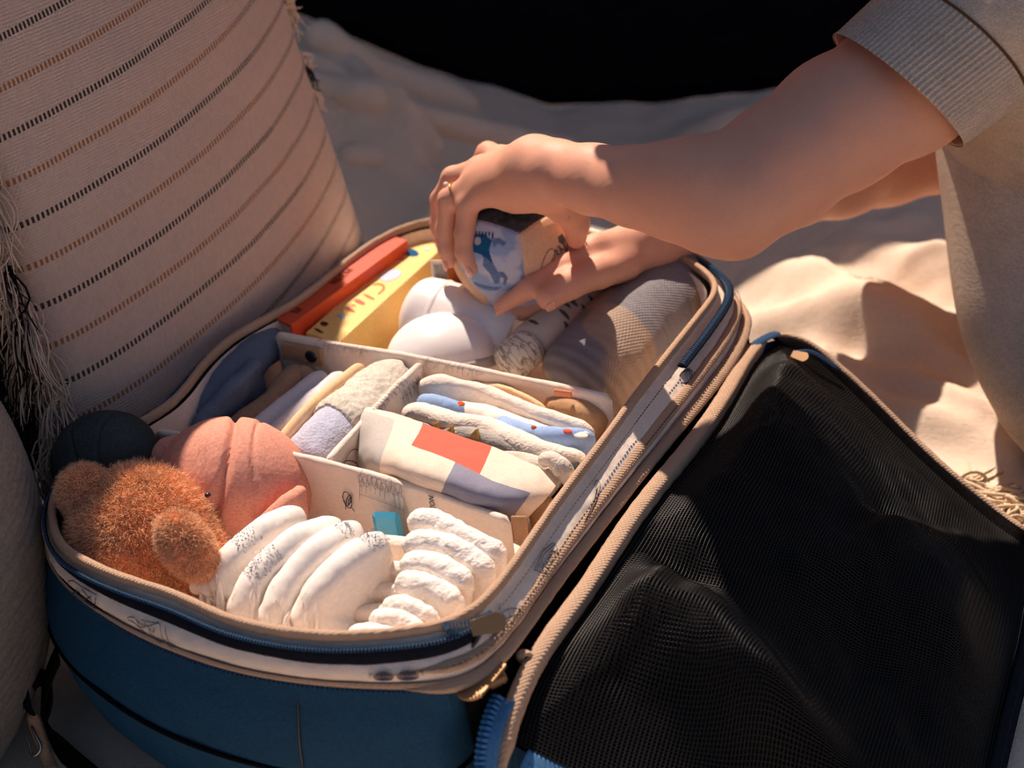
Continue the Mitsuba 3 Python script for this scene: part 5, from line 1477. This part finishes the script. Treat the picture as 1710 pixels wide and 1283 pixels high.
# near (left) arm
LA = ch([(.0495, .1313, .3004), (.0711, .1219, .3073), (.1065, .1118, .309), (.1444, .1016, .3123), (.1797, .0938, .3172), (.2073, .0908, .3201), (.2211, .0906, .3157)], (.0212, .0208, .0232, .0262, .0325, .0365, .0350))
LA += ch([(.2211, .0906, .3157), (.2396, .1322, .3259), (.2653, .1846, .3393), (.2964, .2391, .3509), (.339, .3256, .369)], (.0365, .0415, .0455, .0490, .050))
LA += ch([(.2193, .0758, .3079), (.2283, .082, .2974)], (.022, .0120))
LA += ch([(.0462, .1282, .3125), (.0404, .1272, .3103)], (.0100, .0085))
LPALM = [(A(a), A(b), ra, rb) for a, b, ra, rb in (
    ([(.0498, .1306, .2992)][0], [(-.0069, .1421, .2715)][0], .0185, .0105), ([(.048, .1341, .3)][0], [(-.014, .1503, .2775)][0], .0180, .0108),
    ([(.0454, .1393, .3)][0], [(-.0187, .1634, .2807)][0], .0175, .0108), ([(.0411, .1435, .2998)][0], [(-.0106, .1833, .2827)][0], .0165, .0105),
    ([(.0528, .1327, .2938)][0], [(.012, .1512, .272)][0], .0175, .0130), ([(.06, .1323, .287)][0], [(.0219, .15, .2675)][0], .0150, .0110))]
LF = [ch([(-.0069, .1421, .2715), (-.0193, .1378, .2625), (-.0215, .1314, .2378), (-.0195, .1265, .2234), (-.0128, .1232, .213)], (.0105, .0088, .0080, .0072, .0058)),
      ch([(-.014, .1503, .2775), (-.0394, .1427, .2615), (-.0458, .1413, .2341), (-.0442, .1371, .219), (-.0413, .1346, .2091)], (.0108, .0088, .0078, .0070, .0058)),
      ch([(-.0187, .1634, .2807), (-.049, .1667, .269), (-.0631, .1653, .2481), (-.0644, .1606, .2271), (-.061, .1568, .215)], (.0108, .0088, .0080, .0072, .0058)),
      ch([(-.0106, .1833, .2827), (-.0309, .1964, .2799), (-.0508, .2092, .2591), (-.0588, .2139, .2397), (-.0572, .2129, .2291)], (.0105, .0095, .0085, .0075, .006)),
      ch([(.0548, .1342, .2845), (.0637, .1424, .2691), (.0642, .1609, .2465), (.0592, .1685, .2287)], (.0150, .0130, .0105, .0085))]
# far (right) arm
RA = ch([(.0922, .2406, .1998), (.1038, .267, .1981), (.129, .3279, .1949), (.16, .3965, .188), (.1877, .4499, .1816), (.217, .5047, .176)], (.0200, .0215, .0275, .0345, .0390, .0410))
RA += ch([(.217, .5047, .176), (.2581, .5402, .1813), (.3201, .5743, .2052), (.3596, .6019, .2393)], (.0410, .0425, .045, .047))
RPALM = [(A(a), A(b), ra, rb) for a, b, ra, rb in (
    ([(.0922, .2406, .1998)][0], [(.0654, .1909, .2105)][0], .0180, .0115), ([(.0909, .243, .1946)][0], [(.0632, .1975, .1928)][0], .0180, .0115),
    ([(.0881, .2452, .1904)][0], [(.0616, .2036, .1796)][0], .0170, .0110), ([(.0901, .2345, .1929)][0], [(.0769, .1941, .1955)][0], .0170, .0135))]
RF = [ch([(.0654, .1909, .2105), (.0537, .1567, .209), (.0367, .1272, .2011), (.0128, .1178, .1852)], (.0112, .0094, .0084, .0062)),
      ch([(.0632, .1975, .1928), (.0424, .1633, .1777), (.0204, .1441, .1694), (.0051, .1388, .1674)], (.0112, .0092, .0082, .0065)),
      ch([(.0616, .2036, .1796), (.0408, .1767, .1593), (.0183, .1646, .1538), (.0037, .1626, .1558)], (.0108, .0088, .0078, .0065)),
      ch([(.0618, .2115, .1712), (.044, .1918, .1509), (.0245, .1845, .1456)], (.0098, .0080, .0065)),
      ch([(.0837, .2003, .1946), (.0766, .1699, .2002), (.0663, .1388, .2038), (.0558, .1218, .1984)], (.0155, .0128, .0118, .0103))]
def limb(p, cones, k):
    d = None
    for a, b, ra, rb in cones:
        q = cone(p, a, b, ra, rb)
        d = q if d is None else smin(d, q, k)
    return d
def box_of(cones):
    P = np.vstack([[a, b] for a, b, _, _ in cones]); r = max(max(c[2:]) for c in cones)
    return P.min(0) - r, P.max(0) + r
def near_eval(p, cones, k, far=.06):
    lo, hi = box_of(cones)
    q = np.linalg.norm(np.maximum(np.maximum(lo - p, p - hi), 0), axis=1)
    d = q + .02
    m = q < far
    if m.any():
        d[m] = limb(p[m], cones, k)
    return d
def person_sdf(p):
    out = None
    for arm, palm, fingers in ((LA, LPALM, LF), (RA, RPALM, RF)):
        d = smin(near_eval(p, arm, .014), near_eval(p, palm, .014), .016)
        for f_ in fingers:
            d = smin(d, near_eval(p, f_, .005), .0060)
        out = d if out is None else np.minimum(out, d)
    for a, b, ra, rb in BODY:
        out = smin(out, cone(p, a, b, ra, rb), .05)
    for c, r in HEAD:
        out = smin(out, ell(p, c, r), .02)
    return out
SHL, SHR = A([(.3387, .3265, .3705)][0]), A([(.3596, .6019, .2393)][0])
HEADC = A([.130, .215, .572])
CH = (SHL + SHR) / 2 + A([.045, 0, -.03])
NK = (SHL + SHR) / 2 + A([-.02, -.01, .06])
BODY = [(A(a), A(b), ra, rb) for a, b, ra, rb in ((SHL, CH, .048, .085), (SHR, CH, .048, .085), (CH, CH + A([.085, .02, -.22]), .090, .095), (CH + A([-.02, 0, .03]), NK, .06, .05), (NK, HEADC + A([.045, .01, -.05]), .048, .045))]
HEAD = [(HEADC, (.088, .078, .105)), (HEADC + A([-.045, .0, -.055]), (.052, .055, .055)), (HEADC + A([-.100, .0, -.030]), (.016, .012, .020))]
lo = np.minimum(np.minimum(BALL - .12, HEADC - .16), 0) ; lo[2] = .06; lo[1] = .0; lo[0] = -.10
hi = A([.62, .80, .76])
m = surfnet(person_sdf, lo, hi, .0028)
m = taubin(m, 6)
obj('person__body', m, 'mat_skin')
# nails of the fingers in view
def nail(f_, side, key='person__fingernail', s=1.):
    a, b = f_[-1][0], f_[-1][1]; r = f_[-1][3]
    t = unit(b - a); n = unit(A(side) - t * (A(side) @ t)); w = np.cross(t, n)
    sp = trimesh.creation.icosphere(3, 1.)
    q = A(sp.vertices) * A([.0052, .0042, .0014]) * s
    c = b + t * r * .25 + n * r * .80
    obj(key, (q @ np.stack([t, w, n], 1).T + c, np.asarray(sp.faces)), 'mat_nail')
tc = -FWD
nail(RF[4], tc * .3 + A([0, 0, 1.]) * .1 - UPV * .6, s=1.25)
nail(LF[0], tc * .5 - cam_r * 1.0); nail(LF[1], tc * .4 - cam_r); nail(LF[2], tc * .2 - cam_r); nail(RF[0], tc * .2 - UPV)
# ring with a small stone
r0, r1 = LF[1][0][0], LF[1][0][1]
t = unit(r1 - r0); rc = r0 + (r1 - r0) * .70
n = unit(UPV - t * (UPV @ t)); w = np.cross(t, n)
a = np.linspace(0, 2 * np.pi, 30, endpoint=False)
tag('ring', 'thin gold ring with a clear stone on the ring finger of the near hand', 'ring')
mat('gold', {'type': 'principled', 'base_color': rgb(lin(222, 180, 110)), 'metallic': 1., 'roughness': .2})
mat('stone', plast(lin(228, 226, 224), .08, .9))
obj('ring__band', tube(rc + (np.cos(a)[:, None] * n + np.sin(a)[:, None] * w) * .0106, .0010, 8, True), 'mat_gold')
sp = trimesh.creation.icosphere(1, .0022)
dn = unit(n * .8 - cam_r * .6)
obj('ring__stone', (A(sp.vertices) * A([1, 1, .8]) + rc + dn * .0128, np.asarray(sp.faces)), 'mat_stone', False)

# clothes: sleeve with ribbed cuff, hanging knit body
ax0, ax1 = A([(.2392, .1334, .328)][0]), A([(.3387, .3265, .3705)][0])
ax = unit(ax1 - ax0)
sdir = unit((cam_r * .58 - UPV * .81) - ax * ((cam_r * .58 - UPV * .81) @ ax)); udir = np.cross(ax, sdir)
udir = udir if udir @ FWD < 0 else -udir
K0, K1 = A([(.2943, .2298, .3492)][0]), A([(.3208, .2886, .3672)][0])
def ring_(c, r, shear, ribs=0., n=420, bulge=0.):
    th = np.linspace(0, 2 * np.pi, n, endpoint=False)
    rr = r + ribs * np.cos(th * 96)
    return c + (np.cos(th)[:, None] * sdir + np.sin(th)[:, None] * udir) * rr[:, None] + ax * ((shear * np.cos(th) - bulge * np.sin(th)) * r)[:, None]
rows = []
for k in np.linspace(0, 1, 16):
    r_ = .0575 + .0050 * k + (.0012 if k < .01 else 0)
    rows.append(ring_(K0 * (1 - k) + K1 * k, r_, .33, .0007 if .06 < k < .97 else .0001, bulge=.60 - .1 * k))
inner = [ring_(K0 + ax * .002, .0560, .33, 0, bulge=.60), ring_(K0 + ax * .02, .0555, .33, 0, bulge=.58)]
V = np.stack(inner[::-1] + rows, 0)
v, f = gridmesh(V, False, True)
tag('person__sleeve_cuff', 'ribbed beige knit cuff of the short sleeve')
obj('person__sleeve_cuff', (v, f), 'mat_knit_top')
rows = []
for k in np.linspace(0, 1, 40):
    c = K1 * (1 - k) + (SHL + A([.03, .01, .01])) * k
    rows.append(ring_(c, .0615 + .006 * math.sin(k * 3.1), .33 * (1 - k), 0, bulge=.5 * (1 - k)))
v, f = gridmesh(np.stack(rows, 0), False, True)
q = (v - K1) @ ax; qs = (v - K1) @ sdir
v = v + vnorm((v, f)) * (.0050 * np.sin((q * 1.0 + qs * .75) * 190 + 2 * meshkit.noise(v * 25)) * np.clip(q / .02, 0, 1))[:, None]
obj('person__sleeve_cuff__seam', tube(ring_(K1 - ax * .001, .0628, .33, 0, 160, .5), .0011, 6, True), 'mat_stitch')
tag('person__sleeve', 'beige knit sleeve with soft creases')
obj('person__sleeve', (v, f), 'mat_knit_top')
# knit body: contour at the left, hanging to the ribbed hem
edge = spl([(.2702, .4336, .2909), (.2886, .3941, .2384), (.3017, .3685, .1909), (.313, .348, .152), (.3292, .3285, .1105), (.3556, .313, .0659), (.3842, .3061, .0314), (.4003, .3052, .0163)], 60)
rows = []
for i, e in enumerate(edge):
    k = i / 59
    rx, ry = .135 - .01 * k, .105
    th = np.linspace(0, 2 * np.pi, 220, endpoint=False)
    c = e + np.r_[RH, 0] * rx
    r_ = np.r_[RH, 0] * 1.
    fl = 1 + .030 * np.sin(th * 5 + k * 3 + 1) * (.4 + k)
    rib = (.0012 * np.cos(th * 110)) if k > .88 else 0 * th
    rows.append(c + (np.cos(th) * rx * fl + rib * np.cos(th))[:, None] * r_ + (np.sin(th) * ry * fl + rib * np.sin(th))[:, None] * np.r_[FH, 0])
V = np.stack(rows, 0)
V[..., 2] = np.maximum(V[..., 2], .012)
v, f = gridmesh(V, False, True)
tag('person__knit_top', 'beige knit top hanging in soft folds with a ribbed hem')
obj('person__knit_top', wob((v, f), .002, 9, 5, 2), 'mat_knit_top')
top_sdf = lambda p: smin(smin(smin(cone(p, SHL + A([.02, .012, -.012]), CH, .070, .108), cone(p, SHR, CH, .062, .104), .06), cone(p, CH, CH + A([.085, .02, -.22]), .108, .112), .05), cone(p, CH + A([-.01, 0, .03]), NK + A([.01, 0, -.03]), .08, .066), .04)
lo2, hi2 = np.minimum(SHL, SHR) - .14, np.maximum(SHL, SHR) + .16
hi2[0] += .12; lo2[2] -= .12
obj('person__knit_shoulders', wob(surfnet(top_sdf, lo2, hi2, .006), .003, 22, 3), 'mat_knit_top')
hair_sdf = lambda p: np.maximum(smin(smin(ell(p, HEADC + A([.018, 0, .012]), (.102, .092, .114)), ell(p, HEADC + A([.105, .045, .0]), (.075, .075, .07)), .03), cone(p, HEADC + A([.0, -.07, .02]), HEADC + A([-.01, -.080, -.09]), .035, .028), .03), .0 - ell(p, HEADC + A([-.105, 0, -.035]), (.075, .075, .085)))
obj('person__hair', wob(surfnet(hair_sdf, HEADC - .2, HEADC + .2, .006), .004, 60, 3), 'mat_hair')
lap = lambda p: smin(cone(p, A([.60, .40, .09]), A([.50, .22, .075]), .10, .072), cone(p, A([.62, .62, .09]), A([.52, .66, .075]), .10, .072), .04)
obj('person__jeans', surfnet(lap, (.35, .1, 0), (.8, .85, .24), .009), 'mat_jeans')
